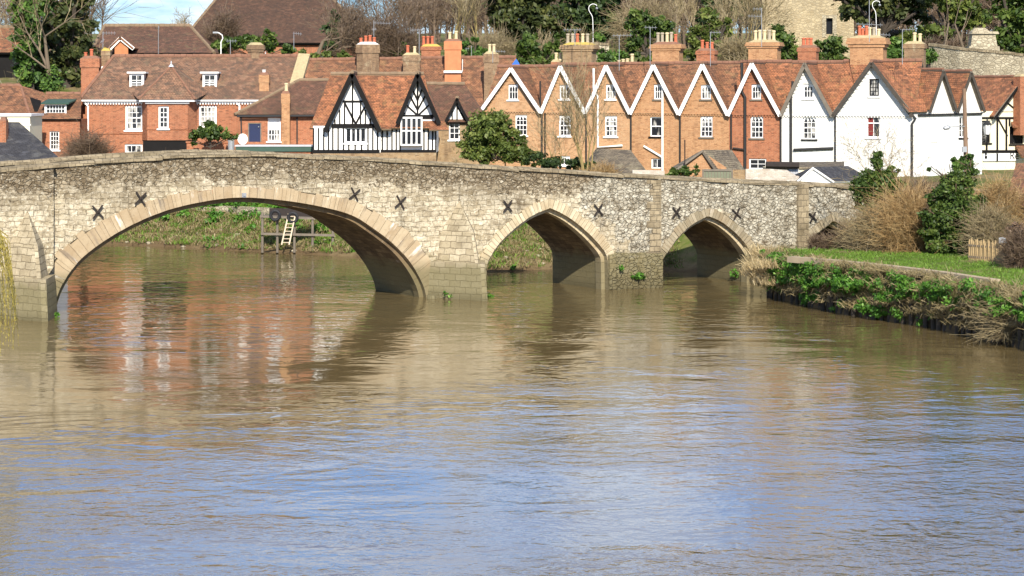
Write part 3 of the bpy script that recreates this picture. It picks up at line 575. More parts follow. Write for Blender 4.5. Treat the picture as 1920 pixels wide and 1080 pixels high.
# ---------------------------------------------------------------- building kit
def clip(poly, n, c):                    # keep the side n.p <= c of a convex polygon
    out = []
    for i in range(len(poly)):
        a, b = poly[i], poly[(i + 1) % len(poly)]; da = n[0] * a[0] + n[1] * a[1] - c; db = n[0] * b[0] + n[1] * b[1] - c
        if da <= 0: out.append(a)
        if (da < 0) != (db < 0) and abs(da - db) > 1e-9:
            t = da / (da - db); out.append((a[0] + (b[0] - a[0]) * t, a[1] + (b[1] - a[1]) * t))
    return out
class House:
    def __init__(s, name, label, cat, x, Y, ang=0, group=None, zg=4.2):
        o = W(x, 180, Y); s.O = Vector((o.x, Y, zg)); s.a = R(ang); s.zg = zg
        s.e = empty(name, s.O, s.a, label=label, cat=cat, group=group)
    def p(s, x, y, v=0.0):               # photo pixel on the plane v metres behind the front -> local (u, z)
        d = Vector(((x - 960) / F, 1, (HY - y) / F)); n = Vector((-math.sin(s.a), math.cos(s.a), 0)); C = Vector((0, 0, CH))
        t = ((s.O - C).dot(n) + v) / d.dot(n); q = C + d * t - s.O
        return (q.x * math.cos(s.a) + q.y * math.sin(s.a), q.z)
    def P(s, x, y, v=0.0): u, z = s.p(x, y, v); return Vector((u, v, z))
    def rect(s, r, v=0.0):
        u0, z1 = s.p(r[0], r[1], v); u1, z0 = s.p(r[2], r[3], v); return (u0, u1, z0, z1)
    def wall(s, mb, outline, holes=(), v=0.0, m=0, reveal=.19):  # convex outline in (u,z) with rectangular openings
        us = sorted({q[0] for q in outline} | {h[0] for h in holes} | {h[1] for h in holes}); zs = sorted({q[1] for q in outline} | {h[2] for h in holes} | {h[3] for h in holes})
        ar = sum(a[0] * b[1] - b[0] * a[1] for a, b in zip(outline, outline[1:] + outline[:1])); ol = outline if ar > 0 else outline[::-1]
        for ua, ub_ in zip(us, us[1:]):
            for za, zb in zip(zs, zs[1:]):
                if any(h[0] - 1e-6 <= ua and ub_ <= h[1] + 1e-6 and h[2] - 1e-6 <= za and zb <= h[3] + 1e-6 for h in holes): continue
                c = [(ua, za), (ub_, za), (ub_, zb), (ua, zb)]
                for p, q in zip(ol, ol[1:] + ol[:1]):
                    n = (q[1] - p[1], -(q[0] - p[0])); c = clip(c, n, n[0] * p[0] + n[1] * p[1])
                    if len(c) < 3: break
                if len(c) >= 3: mb.face([(u, v, z) for u, z in c], m)
        for a, b, c, d in holes:
            for q in (((a, c), (a, d)), ((b, d), (b, c)), ((b, c), (a, c)), ((a, d), (b, d))):
                mb.face([(q[0][0], v, q[0][1]), (q[0][0], v + reveal, q[0][1]), (q[1][0], v + reveal, q[1][1]), (q[1][0], v, q[1][1])], m)
    def sides(s, mb, outline, v0, v1, m=0):
        for a, b in zip(outline, outline[1:] + outline[:1]): mb.face([(b[0], v0, b[1]), (a[0], v0, a[1]), (a[0], v1, a[1]), (b[0], v1, b[1])][::-1], m)
        mb.face([(u, v1, z) for u, z in outline][::-1], m)
    def window(s, hole, cols=2, rows=2, v=0.0, frame='white_paint', sill='white_paint', mid=None, arch=False, bar=.035, edge=.075, lattice=False, parent=None, label=None, blind=None):
        a, b, c, d = hole; f = MB(); par = parent or s.e; y0, y1 = v + .09, v + .16
        f.box(a, a + edge, y0, y1, c, d); f.box(b - edge, b, y0, y1, c, d); f.box(a + edge, b - edge, y0, y1, d - edge, d); f.box(a + edge, b - edge, y0, y1, c, c + edge)
        ia, ib, ic, id_ = a + edge, b - edge, c + edge, d - edge
        if mid: zm = ic + (id_ - ic) * mid; f.box(ia, ib, y0 - .012, y1 - .01, zm - .035, zm + .035)
        if lattice:
            n = max(3, int((ib - ia + id_ - ic) / .17))
            for k in range(1, n):
                for sg in (0, 1):
                    t0 = k / n * (ib - ia + id_ - ic); p0 = (ia + max(0, t0 - (id_ - ic)), ic + min(t0, id_ - ic)); p1 = (ia + min(t0, ib - ia), ic + max(0, t0 - (ib - ia)))
                    if sg: p0 = (ia + ib - p0[0], p0[1]); p1 = (ia + ib - p1[0], p1[1])
                    f.beam((p0[0], y0 + .03, p0[1]), (p1[0], y0 + .03, p1[1]), .03, .02)
        else:
            for k in range(1, cols): u = ia + (ib - ia) * k / cols; f.box(u - bar / 2, u + bar / 2, y0 + .012, y1 - .012, ic, id_)
            for k in range(1, rows): z = ic + (id_ - ic) * k / rows; f.box(ia, ib, y0 + .016, y1 - .016, z - bar / 2, z + bar / 2)
            if arch:                     # pointed tracery in the top light
                wd_ = (ib - ia) / cols; zt = id_ - wd_ * 1.0
                for k in range(cols):
                    for q in (0, 1):
                        ua = ia + wd_ * (k + q); um = ia + wd_ * (k + .5); f.beam((ua, y0 + .03, zt), ((ua * .35 + um * .65), y0 + .03, zt + wd_ * .75), .04, .03); f.beam(((ua * .35 + um * .65), y0 + .03, zt + wd_ * .75), (um, y0 + .03, id_), .04, .03)
                for q in (0, 1): f.face([(ia, y0 - .004, id_), ((ia, ib)[q], y0 - .004, id_ - .16), ((ia + ib) / 2, y0 - .004, id_)] if q == 0 else [(ib, y0 - .004, id_), ((ia + ib) / 2, y0 - .004, id_), (ib, y0 - .004, id_ - .16)])
        w = f.build('window', M[frame], par)
        if label: w['label'] = label
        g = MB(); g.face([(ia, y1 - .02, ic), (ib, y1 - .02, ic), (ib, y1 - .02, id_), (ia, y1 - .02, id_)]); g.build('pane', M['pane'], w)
        if blind: g = MB(); h_ = id_ - (id_ - ic) * blind[1]; g.face([(ia, y1 - .024, h_), (ia + (ib - ia) * blind[2], y1 - .024, h_), (ia + (ib - ia) * blind[2], y1 - .024, id_), (ia, y1 - .024, id_)]); g.build('curtain', M[blind[0]], w)
        if sill: q = MB(); q.box(a - .10, b + .10, v - .09, v + .06, c - .10, c - .002); q.build('sill', M[sill], w)
        return w
    def chimney(s, x0, x1, yt, yb, v, mat='brick_red', depth=.8, pots=(), cap='mortar', corbel=3, potmat=None, parent=None, poth=None, flash=False, octo=False, label=None):
        a, zt = s.p(x0, yt, v); b, zb = s.p(x1, yb, v); ca, cv = (a + b) / 2, v + depth / 2; hx, hy = (b - a) / 2 * .9, depth / 2; mb = MB()
        zc = zt - min(.75, (zt - zb) * .34)
        if octo:
            def ring(r0, r1, z0, z1, m):
                k = [(1, .42), (.42, 1), (-.42, 1), (-1, .42), (-1, -.42), (-.42, -1), (.42, -1), (1, -.42)]
                A = [(ca + hx * r0 * i, cv + hy * r0 * j, z0) for i, j in k]; B = [(ca + hx * r1 * i, cv + hy * r1 * j, z1) for i, j in k]
                for i in range(8): mb.face([A[i], A[(i + 1) % 8], B[(i + 1) % 8], B[i]], m)
                mb.face(B, m); mb.face(A[::-1], m)
        else:
            def ring(r0, r1, z0, z1, m): mb.frustum((ca, cv), hx * r0, hy * r0, z0, z1, hx * r1, hy * r1, m)
        ring(1, 1, zb - .8, zc, 0); n = corbel; hh = (zt - .12 - zc) / max(1, n)
        for k in range(n):
            q = 1 + .11 * min(k + 1, n - (0 if k < n - 1 else 1) + .0) * (1.0 if k < n - 1 else .75); ring(q, q, zc + hh * k, zc + hh * (k + 1) - .004, 0)
        ring(1.02, .62, zt - .12, zt + .06, 1)
        st = mb.build('chimney', [M[mat], M[cap]], parent or s.e)
        if label: st['label'] = label
        for k, (px, pt, pm) in enumerate(pots):
            u, z = s.p(px, pt, v); m2 = MB(); r = .125; h = z - zt
            m2.lathe((u, cv, zt - .02), [(r * 1.12, 0), (r * 1.05, h * .15), (r * .9, h * .2), (r * .85, h * .8), (r * 1.1, h * .84), (r * 1.1, h * .92), (r * .9, h), (r * .7, h - .02), (r * .65, h * .6)], 10)
            p_ = m2.build('chimney_pot', M[pm], st, smooth=False)
        if flash: f = MB(); f.beam((a, v - .1, zb + .05), (b, v - .1, zb + .05), .22, .03, (0, -.7, .7)); f.beam((b + .04, v - .05, zb + .05), (b + .04, v + depth, zb + .05 + depth), .14, .03, (1, 0, .2)); f.build('flashing', M['mortar_white'], st)
        return st
    def pipe(s, pts, r=.055, mat='black_iron', v=-.1, name='downpipe', label=None):
        mb = MB(); mb.tube([s.P(x, y, v) for x, y in pts], r, 7); o = mb.build(name, M[mat], s.e)
        if label: o['label'] = label
        return o
def ridge_tiles(mb, p, q, r=.13, m=1, seed=1):
    p, q = Vector(p), Vector(q); n = max(1, int((q - p).length / .42)); rs = random.Random(seed)
    for k in range(n):
        a = p.lerp(q, k / n) + Vector((0, 0, rs.uniform(-.015, .015))); b = p.lerp(q, (k + .96) / n) + Vector((0, 0, rs.uniform(-.015, .015))); mb.tube([a, b], r, 7, m)
def aerial(label, x, ytop, ybot, Y, arms, group='television aerials on the chimneys', mast=.021):
    b = W(x, ybot, Y); h = (ybot - ytop) * sc(Y); e = empty('television_aerial', b, label=label, cat='aerial', group=group)
    mb = MB(); mb.tube([(0, 0, -.3), (0, 0, h)], mast, 6); mb.build('mast', M['galv'], e)
    mb = MB()
    for (x0, y0, x1, y1, n) in arms:
        p = W(x0, y0, Y) - b; q = W(x1, y1, Y) - b; mb.tube([p, q], .016, 5)
        for k in range(n): c = p.lerp(q, (k + .5) / n); mb.tube([c + Vector((0, -.22, .0)), c + Vector((0, .22, 0))], .012, 4); mb.tube([c - Vector((0, 0, .12)), c + Vector((0, 0, .12))], .012, 4)
    mb.build('antenna', M['galv'], e); return e
# ---------------------------------------------------------------- the terrace of gabled cottages
TERR = dict(x=903, Y=166.5, ang=-20)
def terrace_unit(i, label, wallm, xl, xa, xr, ye_l, ya, ye_r, wins, mats, barge, ground_y=330, dentil=True, roofm='tile', frames='white_paint', pitch_v=3.2, right_end=False, left_end=False):
    h = House('terraced_cottage', label, 'cottage', TERR['x'], TERR['Y'], TERR['ang'], 'row of gabled cottages behind the bridge')
    ul, zl = h.p(xl, ye_l); ur, zr = h.p(xr, ye_r); ua, za = h.p(xa, ya); za -= .12; ze = (zl + zr) / 2 - .05; zb = -1.5
    ua = (ul + ur) / 2 * .35 + ua * .65
    out = [(ul, zb), (ur, zb), (ur, ze), (ua, za), (ul, ze)]; holes = [h.rect(w[0]) for w in wins]
    mb = MB(); h.wall(mb, out, holes); ins = [(ul + .01, zb), (ur - .01, zb), (ur - .01, ze - .06), (ua, za - .1), (ul + .01, ze - .06)]; h.sides(mb, ins, .14 if False else .0, 7.0)
    if dentil:
        for ue in (ul, ur):
            for k in range(14): f = (k + .5) / 14; u = ue + (ua - ue) * f; zz = ze + (za - ze) * f - .30; mb.box(u - .05, u + .05, -.06, .02, zz - .05, zz + .05)
    mb.build('wall', M[wallm], h.e)
    rf = MB(); ov = -.34; V = pitch_v; cr = (za - ze)
    for (ue, sg) in ((ul, -1), (ur, 1)):
        e_ = ue; zz = ze + .02
        q = [(ua, ov, za + .16), (ua, V + .1, za + .16), (e_, V + .1, zz + .16), (e_, ov, zz + .16)]
        rf.slab(q, .13, 0, 2)
    rf.slab([(ul, V, za + .20), (ur, V, za + .20), (ur, .30, ze + .02), (ul, .30, ze + .02)], .12, 0, 2)
    rf.slab([(ul, V, za + .20), (ur, V, za + .20), (ur, 2 * V + .6, ze), (ul, 2 * V + .6, ze)], .12, 0, 2)
    ridge_tiles(rf, (ul, V, za + .22), (ur, V, za + .22), .13, 1, i); ridge_tiles(rf, (ua, ov, za + .15), (ua, V, za + .15), .12, 1, i + 30)
    h.roof = rf.build('roof', [M[roofm], M['ridge'], M['grey_timber']], h.e)
    bb = MB(); w = .25 if barge == 'white_paint' else .24
    for ue in (ul, ur):
        sg = 1 if ue > ua else -1; p = Vector((ua, ov - .035, za + .02)); q = Vector((ue + sg * .0, ov - .035, ze - .12)); bb.beam(p, q, w, .06)
    bb.build('bargeboard', M[barge], h.e)
    if dentil:
        dm = MB(); u = ul + .08; z = ze - .08
        while u < ur - .08: dm.box(u, u + .10, -.07, .02, z - .10, z); u += .2
        dm.box(ul + .02, ur - .02, -.09, .02, z + .003, z + .06); dm.build('string_course', M[wallm], h.e)
    for w_, o in zip(wins, holes): h.window(o, **w_[1])
    for pts, r, m, *rest in mats: h.pipe(pts, r, m, label=(rest[0] if rest else None))
    h.ul, h.ur, h.ze, h.za = ul, ur, ze, za
    return h
def terrace():
    AT = dict(cols=3, rows=2, arch=True, sill='white_paint'); FF = dict(cols=3, rows=4, arch=True, mid=.5); DK = dict(AT, sill='grey_timber'); DF = dict(FF, sill='grey_timber')
    X = [903, 1017, 1100, 1184, 1275, 1367, 1465, 1563, 1713]; YE = [205, 208, 208, 209, 210, 212, 213, 214, 214]
    XA = [962, 1051, 1138, 1227, 1319, 1410, 1509, 1635]; YA = [126, 122, 121, 120, 119, 117, 118, 115]
    spec = [
     ('peach brick gabled cottage at left end of the row, half hidden by big bush', 'brick_peach', [((953, 158, 971, 187), AT), ((966, 215, 988, 254), FF)], [([(1016, 212), (1016, 320)], .07, 'black_iron'), ([(1013, 152), (1013, 214)], .06, 'black_iron')], 'white_paint', 'tile'),
     ('peach brick gabled cottage second from the left, behind the tall yellow stems', 'brick_peach', [((1049, 159, 1068, 186), AT), ((1048, 216, 1070, 255), FF), ((1050, 292, 1069, 310), dict(cols=3, rows=1, arch=True))], [([(1099, 212), (1099, 320)], .06, 'black_iron'), ([(1022, 212), (1022, 312)], .06, 'rust_iron')], 'white_paint', 'tile'),
     ('peach brick gabled cottage with a bent white waste pipe on its front', 'brick_peach', [((1136, 158, 1154, 186), AT), ((1134, 217, 1157, 256), FF)], [([(1113, 128), (1113, 168), (1121, 180), (1121, 276), (1167, 273)], .075, 'white_paint', 'white bent waste pipe'), ([(1183, 212), (1183, 300)], .06, 'black_iron')], 'white_paint', 'tile'),
     ('orange brick gabled cottage with a straight white soil pipe and a plain sash window', 'brick_orange', [((1226, 158, 1242, 186), dict(DK, cols=3)), ((1219, 219, 1242, 256), dict(cols=1, rows=2, mid=.52, sill='black_timber')), ((1221, 297, 1242, 316), dict(cols=2, rows=1, sill=None))], [([(1242, 150), (1242, 330)], .075, 'white_paint', 'white straight soil pipe'), ([(1207, 274), (1242, 295)], .07, 'white_paint', 'white sloping waste pipe'), ([(1275, 214), (1275, 310)], .06, 'black_iron')], 'white_paint', 'tile'),
     ('orange brick gabled cottage above the small brick shed with the mossy roof', 'brick_orange', [((1314, 159, 1333, 186), DK), ((1313, 218, 1336, 257), DF)], [([(1371, 214), (1371, 300)], .06, 'black_iron')], 'white_paint', 'tile'),
     ('red brick gabled cottage with thick black soil pipe, next to the white cottage', 'brick_red', [((1409, 158, 1427, 186), DK), ((1407, 217, 1431, 259), DF), ((1404, 297, 1437, 318), dict(cols=2, rows=2, sill=None, edge=.1))], [([(1391, 118), (1391, 172), (1397, 182), (1397, 318)], .10, 'black_iron', 'thick black soil pipe'), ([(1374, 278), (1397, 281)], .07, 'rust_iron'), ([(1464, 217), (1464, 320)], .06, 'black_iron')], 'white_paint', 'tile_red'),
     ('white painted gabled cottage with grey bargeboards and a black pipe on its left side', 'white_brick', [((1506, 157, 1525, 184), AT), ((1505, 218, 1530, 261), dict(DF, sill='black_timber'))], [([(1486, 152), (1486, 168), (1483, 178), (1483, 325)], .09, 'black_iron'), ([(1488, 281), (1562, 278)], .09, 'black_iron'), ([(1566, 216), (1566, 310)], .06, 'black_iron')], 'grey_timber', 'tile_red'),
     ('large white painted gabled house at the street corner with a dark leaded attic window', 'white_brick', [((1630, 148, 1648, 180), dict(cols=3, rows=4, frame='black_timber', sill='white_paint', bar=.03)), ((1625, 218, 1650, 258), dict(cols=2, rows=1, mid=.7, blind=('red_cloth', .95, .5)))], [([(1711, 216), (1717, 222), (1710, 232), (1710, 330)], .075, 'black_iron')], 'dark_weathered_timber', 'tile_red')]
    H = []
    for i, (lab, wm, wins, pipes, barge, rm) in enumerate(spec):
        h = terrace_unit(i, lab, wm, X[i], XA[i], X[i + 1], YE[i], YA[i], YE[i + 1], wins, pipes, barge, roofm=rm); H.append(h)
    C = 'pot_cream'; RD = 'pot_red'; G = 'pot_grey'
    H[1].chimney(1052, 1112, 81, 126, 3.2, 'brick_tan', 1.1, [(1060, 62, G), (1069, 62, G), (1078, 62, RD), (1088, 62, C), (1097, 62, G)], 'mortar_yellow', parent=H[1].e)
    H[1].chimney(1032, 1050, 113, 126, 3.6, 'brick_red', .7, [(1040, 98, C), (1048, 98, C)], 'mortar', 1)
    H[2].chimney(1155, 1192, 121, 127, 4.2, 'brick_tan', .6, [(1158, 112, C), (1166, 110, C), (1174, 109, C), (1183, 100, C)], 'mortar', 1)
    H[3].chimney(1220, 1276, 80, 124, 3.2, 'brick_orange', 1.0, [(1230, 60, G), (1238, 60, G), (1247, 60, C), (1255, 59, G), (1263, 63, RD)], 'ridge')
    H[4].chimney(1304, 1341, 92, 122, 3.2, 'brick_red', .8, [(1314, 74, RD), (1323, 78, RD), (1332, 78, RD)], 'ridge', 2)
    H[5].chimney(1400, 1460, 76, 118, 3.2, 'brick_orange', 1.1, [(1413, 56, C), (1421, 55, C), (1430, 55, C), (1439, 55, G), (1447, 56, C)], 'mortar')
    H[6].chimney(1494, 1532, 86, 118, 3.4, 'brick_red', .8, [(1504, 70, RD), (1511, 70, RD), (1518, 70, RD)], 'ridge', 2)
    H[7].chimney(1590, 1659, 68, 150, 3.0, 'brick_orange', 1.3, [(1608, 47, RD), (1614, 52, RD), (1621, 47, RD), (1627, 50, C), (1635, 50, G), (1644, 53, C)], 'mortar')
    H[7].chimney(1693, 1734, 79, 114, 3.8, 'brick_brown', .8, [(1713, 60, C), (1723, 62, C)], 'mortar', 2)
    tag(H[7].e, cat='house')
    return H
TH = terrace()
# ---------------------------------------------------------------- the white corner wing and the cream timbered house
def gable_roof(h, rf, u0, ua, u1, ze, za, V, ov=-.3, th=.13, lift=.14, seed=1):
    for ue in (u0, u1): rf.slab([(ua, ov, za + lift), (ua, V, za + lift), (ue, V, ze + lift), (ue, ov, ze + lift)], th, 0, 2)
    ridge_tiles(rf, (ua, ov, za + lift), (ua, V, za + lift), .12, 1, seed)
def rakes(h, u0, ua, u1, ze, za, mat, w=.22, ov=-.3):
    bb = MB()
    for ue in (u0, u1): bb.beam((ua, ov - .03, za + .0), (ue, ov - .03, ze - .05), w, .07)
    return bb.build('bargeboard', M[mat], h.e)
def corner_wing():
    c = W(1713, 215, TERR['Y']); T0 = TH[7]; lu = T0.ur; cx = T0.O.x + math.cos(T0.a) * lu; cy = T0.O.y + math.sin(T0.a) * lu
    h = House('corner_wing', 'white painted wing of two narrow gables receding along the side street, behind the utility pole', 'house', 960 + cx / cy * F, cy - .02, 36)
    u1, z1 = h.p(1841, 212); ue, ze = h.p(1725, 214); out = [(0.02, -1.5), (u1, -1.5), (u1, ze + .15), (0.02, ze + .15)]; ze += .15
    wins = [(h.rect((1799, 219, 1812, 258)), dict(cols=2, rows=3, frame='white_paint', sill='black_timber')), (h.rect((1784, 300, 1812, 318)), dict(cols=3, rows=2, frame='black_timber', sill=None))]
    mb = MB(); h.wall(mb, out, [w[0] for w in wins]); h.sides(mb, out, 0, 4.6)
    rf = MB(); G = []
    for (xl, xa, xr, ya) in ((1737, 1765, 1788, 131), (1789, 1811, 1840, 134)):
        a, b, c2 = h.p(xl, 205)[0], h.p(xa, ya), h.p(xr, 206)[0]; m_ = (a + c2) / 2; za = b[1] - .1; G.append((a, m_, c2, za))
        mb.face([(a, 0, ze), (c2, 0, ze), (m_, 0, za)]); gable_roof(h, rf, a, m_, c2, ze, za, 4.8, seed=int(xa))
    uu = 0.0
    while uu < u1: mb.box(uu, uu + .1, -.06, .02, ze - .12, ze - .02); uu += .2
    mb.box(h.p(1745, 1)[0], h.p(1757, 1)[0], -.05, .02, h.p(1750, 266)[1], h.p(1750, 263)[1]); mb.build('wall', M['white_brick'], h.e)
    rf.slab([(-1.0, 2.4, G[0][3] + .1), (G[0][1], 2.4, G[0][3] + .1), (G[0][0] - .1, -.2, ze), (-.6, -.2, ze)], .12, 0, 2)
    rf.build('roof', [M['tile_red'], M['ridge'], M['grey_timber']], h.e)
    for a, m_, c2, za in G: rakes(h, a, m_, c2, ze, za, 'dark_weathered_timber', .2)
    for o, k in wins: h.window(o, **k)
    h.pipe([(1722, 216), (1841, 213)], .07, 'black_iron', name='gutter')
corner_wing()
def timber(h, lines, w=.13, v=-.035, t=.07, mat='black_timber', name='timber_frame'):
    mb = MB()
    for k, l in enumerate(lines):
        p, q = h.P(l[0], l[1], v - .0015 * (k % 7)), h.P(l[2], l[3], v - .0015 * (k % 7)); mb.beam(p, q, l[4] if len(l) > 4 else w, t)
    return mb.build(name, M[mat], h.e)
def cream_house():
    h = House('timbered_inn', 'cream inn with black timbers, leaded windows and white sign, at the right edge', 'inn', 1838, 169, 30)
    a = h.p(1838, 300)[0]; b = h.p(1985, 300)[0]; ze = h.p(1858, 219)[1]; ua, za = h.p(1913, 147)
    wins = [(h.rect((1841, 226, 1857, 268)), dict(lattice=True, frame='black_timber', sill='black_timber')), (h.rect((1893, 237, 1919, 270)), dict(lattice=True, frame='black_timber', sill='black_timber'))]
    mb = MB(); h.wall(mb, [(a, -1.5), (b, -1.5), (b, ze + .4), (a, ze + .4)], [w[0] for w in wins])
    ul = h.p(1860, 219)[0]; ur = 2 * ua - ul; mb.face([(ul, 0, ze + .3), (ur, 0, ze + .3), (ua, 0, za - .15)])
    h.sides(mb, [(a, -1.5), (b, -1.5), (b, ze + .4), (a, ze + .4)], .2, 6); mb.build('wall', M['render_cream'], h.e)
    rf = MB(); gable_roof(h, rf, ul - .25, ua, ur + .25, ze - .1, za, 7.5, ov=-.45, seed=4); rf.build('roof', [M['tile_red'], M['ridge'], M['grey_timber']], h.e); rakes(h, ul - .2, ua, ur + .2, ze - .1, za, 'black_timber', .16, -.45)
    timber(h, [(1838, 221, 1985, 221), (1870, 221, 1870, 284), (1887, 221, 1887, 284), (1893, 221, 1893, 236), (1872, 224, 1889, 255, .1), (1838, 284, 1985, 284, .2), (1850, 268, 1850, 284), (1888, 192, 1912, 212, .1), (1903, 221, 1903, 232, .08), (1839, 221, 1839, 300)])
    for o, k in wins: h.window(o, **k)
    mb = MB(); x0, x1 = h.p(1842, 290)[0], h.p(1921, 290)[0]; z1, z0 = h.p(1850, 288)[1], h.p(1850, 302)[1]; mb.box(x0, x1, -.12, -.02, z0, z1); sg = mb.build('sign_board', M['sign_white'], h.e)
    cu = bpy.data.curves.new('lettering', 'FONT'); cu.body = 'Re'; cu.size = .78; cu.extrude = .006; cu.align_x = 'LEFT'; tx = bpy.data.objects.new('lettering', cu); COL.objects.link(tx)
    dg = bpy.context.evaluated_depsgraph_get(); me = bpy.data.meshes.new_from_object(tx.evaluated_get(dg)); bpy.data.objects.remove(tx); me.materials.clear(); me.materials.append(M['black_timber'])
    o = bpy.data.objects.new('lettering', me); COL.objects.link(o); o.parent = sg; u, z = h.p(1891, 300); o.location = (u, -.128, z0 + .1); o.rotation_euler = (R(90), 0, 0)
    mb = MB(); u, z = h.p(1846, 297); mb.lathe((u, -.14, z - .02), [(.02, 0), (.1, .05), (.1, .17), (.02, .22), (.08, .3), (.06, .4), (.01, .44)], 8); mb.box(h.p(1866, 1)[0], h.p(1869, 1)[0], -.15, -.12, z0, z1); mb.build('emblem', M['black_timber'], sg)
    mb = MB(); p0 = h.p(1890, 236); p1 = h.p(1925, 236); mb.slab([(p0[0], -.55, p0[1] - .05), (p1[0], -.55, p1[1] - .05), (p1[0], 0, p1[1] + .3), (p0[0] + .3, 0, p0[1] + .3)], .1); mb.build('window_hood', M['tile_red'], h.e)
    mb = MB(); p0 = h.p(1893, 283); p1 = h.p(1950, 283); mb.slab([(p0[0], -1.3, p0[1] - .35), (p1[0], -1.3, p1[1] - .35), (p1[0], -.05, p1[1] + .4), (p0[0] + .5, -.05, p0[1] + .4)], .12); mb.build('porch_roof', M['tile'], h.e)
    h.chimney(1911, 1945, 140, 232, -.75, 'brick_red', .7, [], 'mortar', 1, label='red brick chimney breast')
    # wall lantern
    h2 = W(1851, 244, 166.5); e = empty('wall_lantern', h2, label='black framed lantern on a bracket at the corner of the cream inn', cat='lantern'); mb = MB()
    mb.tube([(-.35, .3, -.6), (-.1, .05, -.75), (0, 0, -.45), (0, 0, -.3)], .04, 6); mb.lathe((0, 0, -.35), [(.12, 0), (.24, .04), (.03, .06)], 8); mb.lathe((0, 0, .38), [(.36, 0), (.3, .06), (.12, .26), (.05, .3), (.05, .42), (.01, .46)], 8); mb.build('bracket', M['black_iron'], e)
    mb = MB(); mb.lathe((0, 0, -.3), [(.18, 0), (.31, .68)], 6); mb.build('lantern_glass', M['lamp_glass'], e)
cream_house()
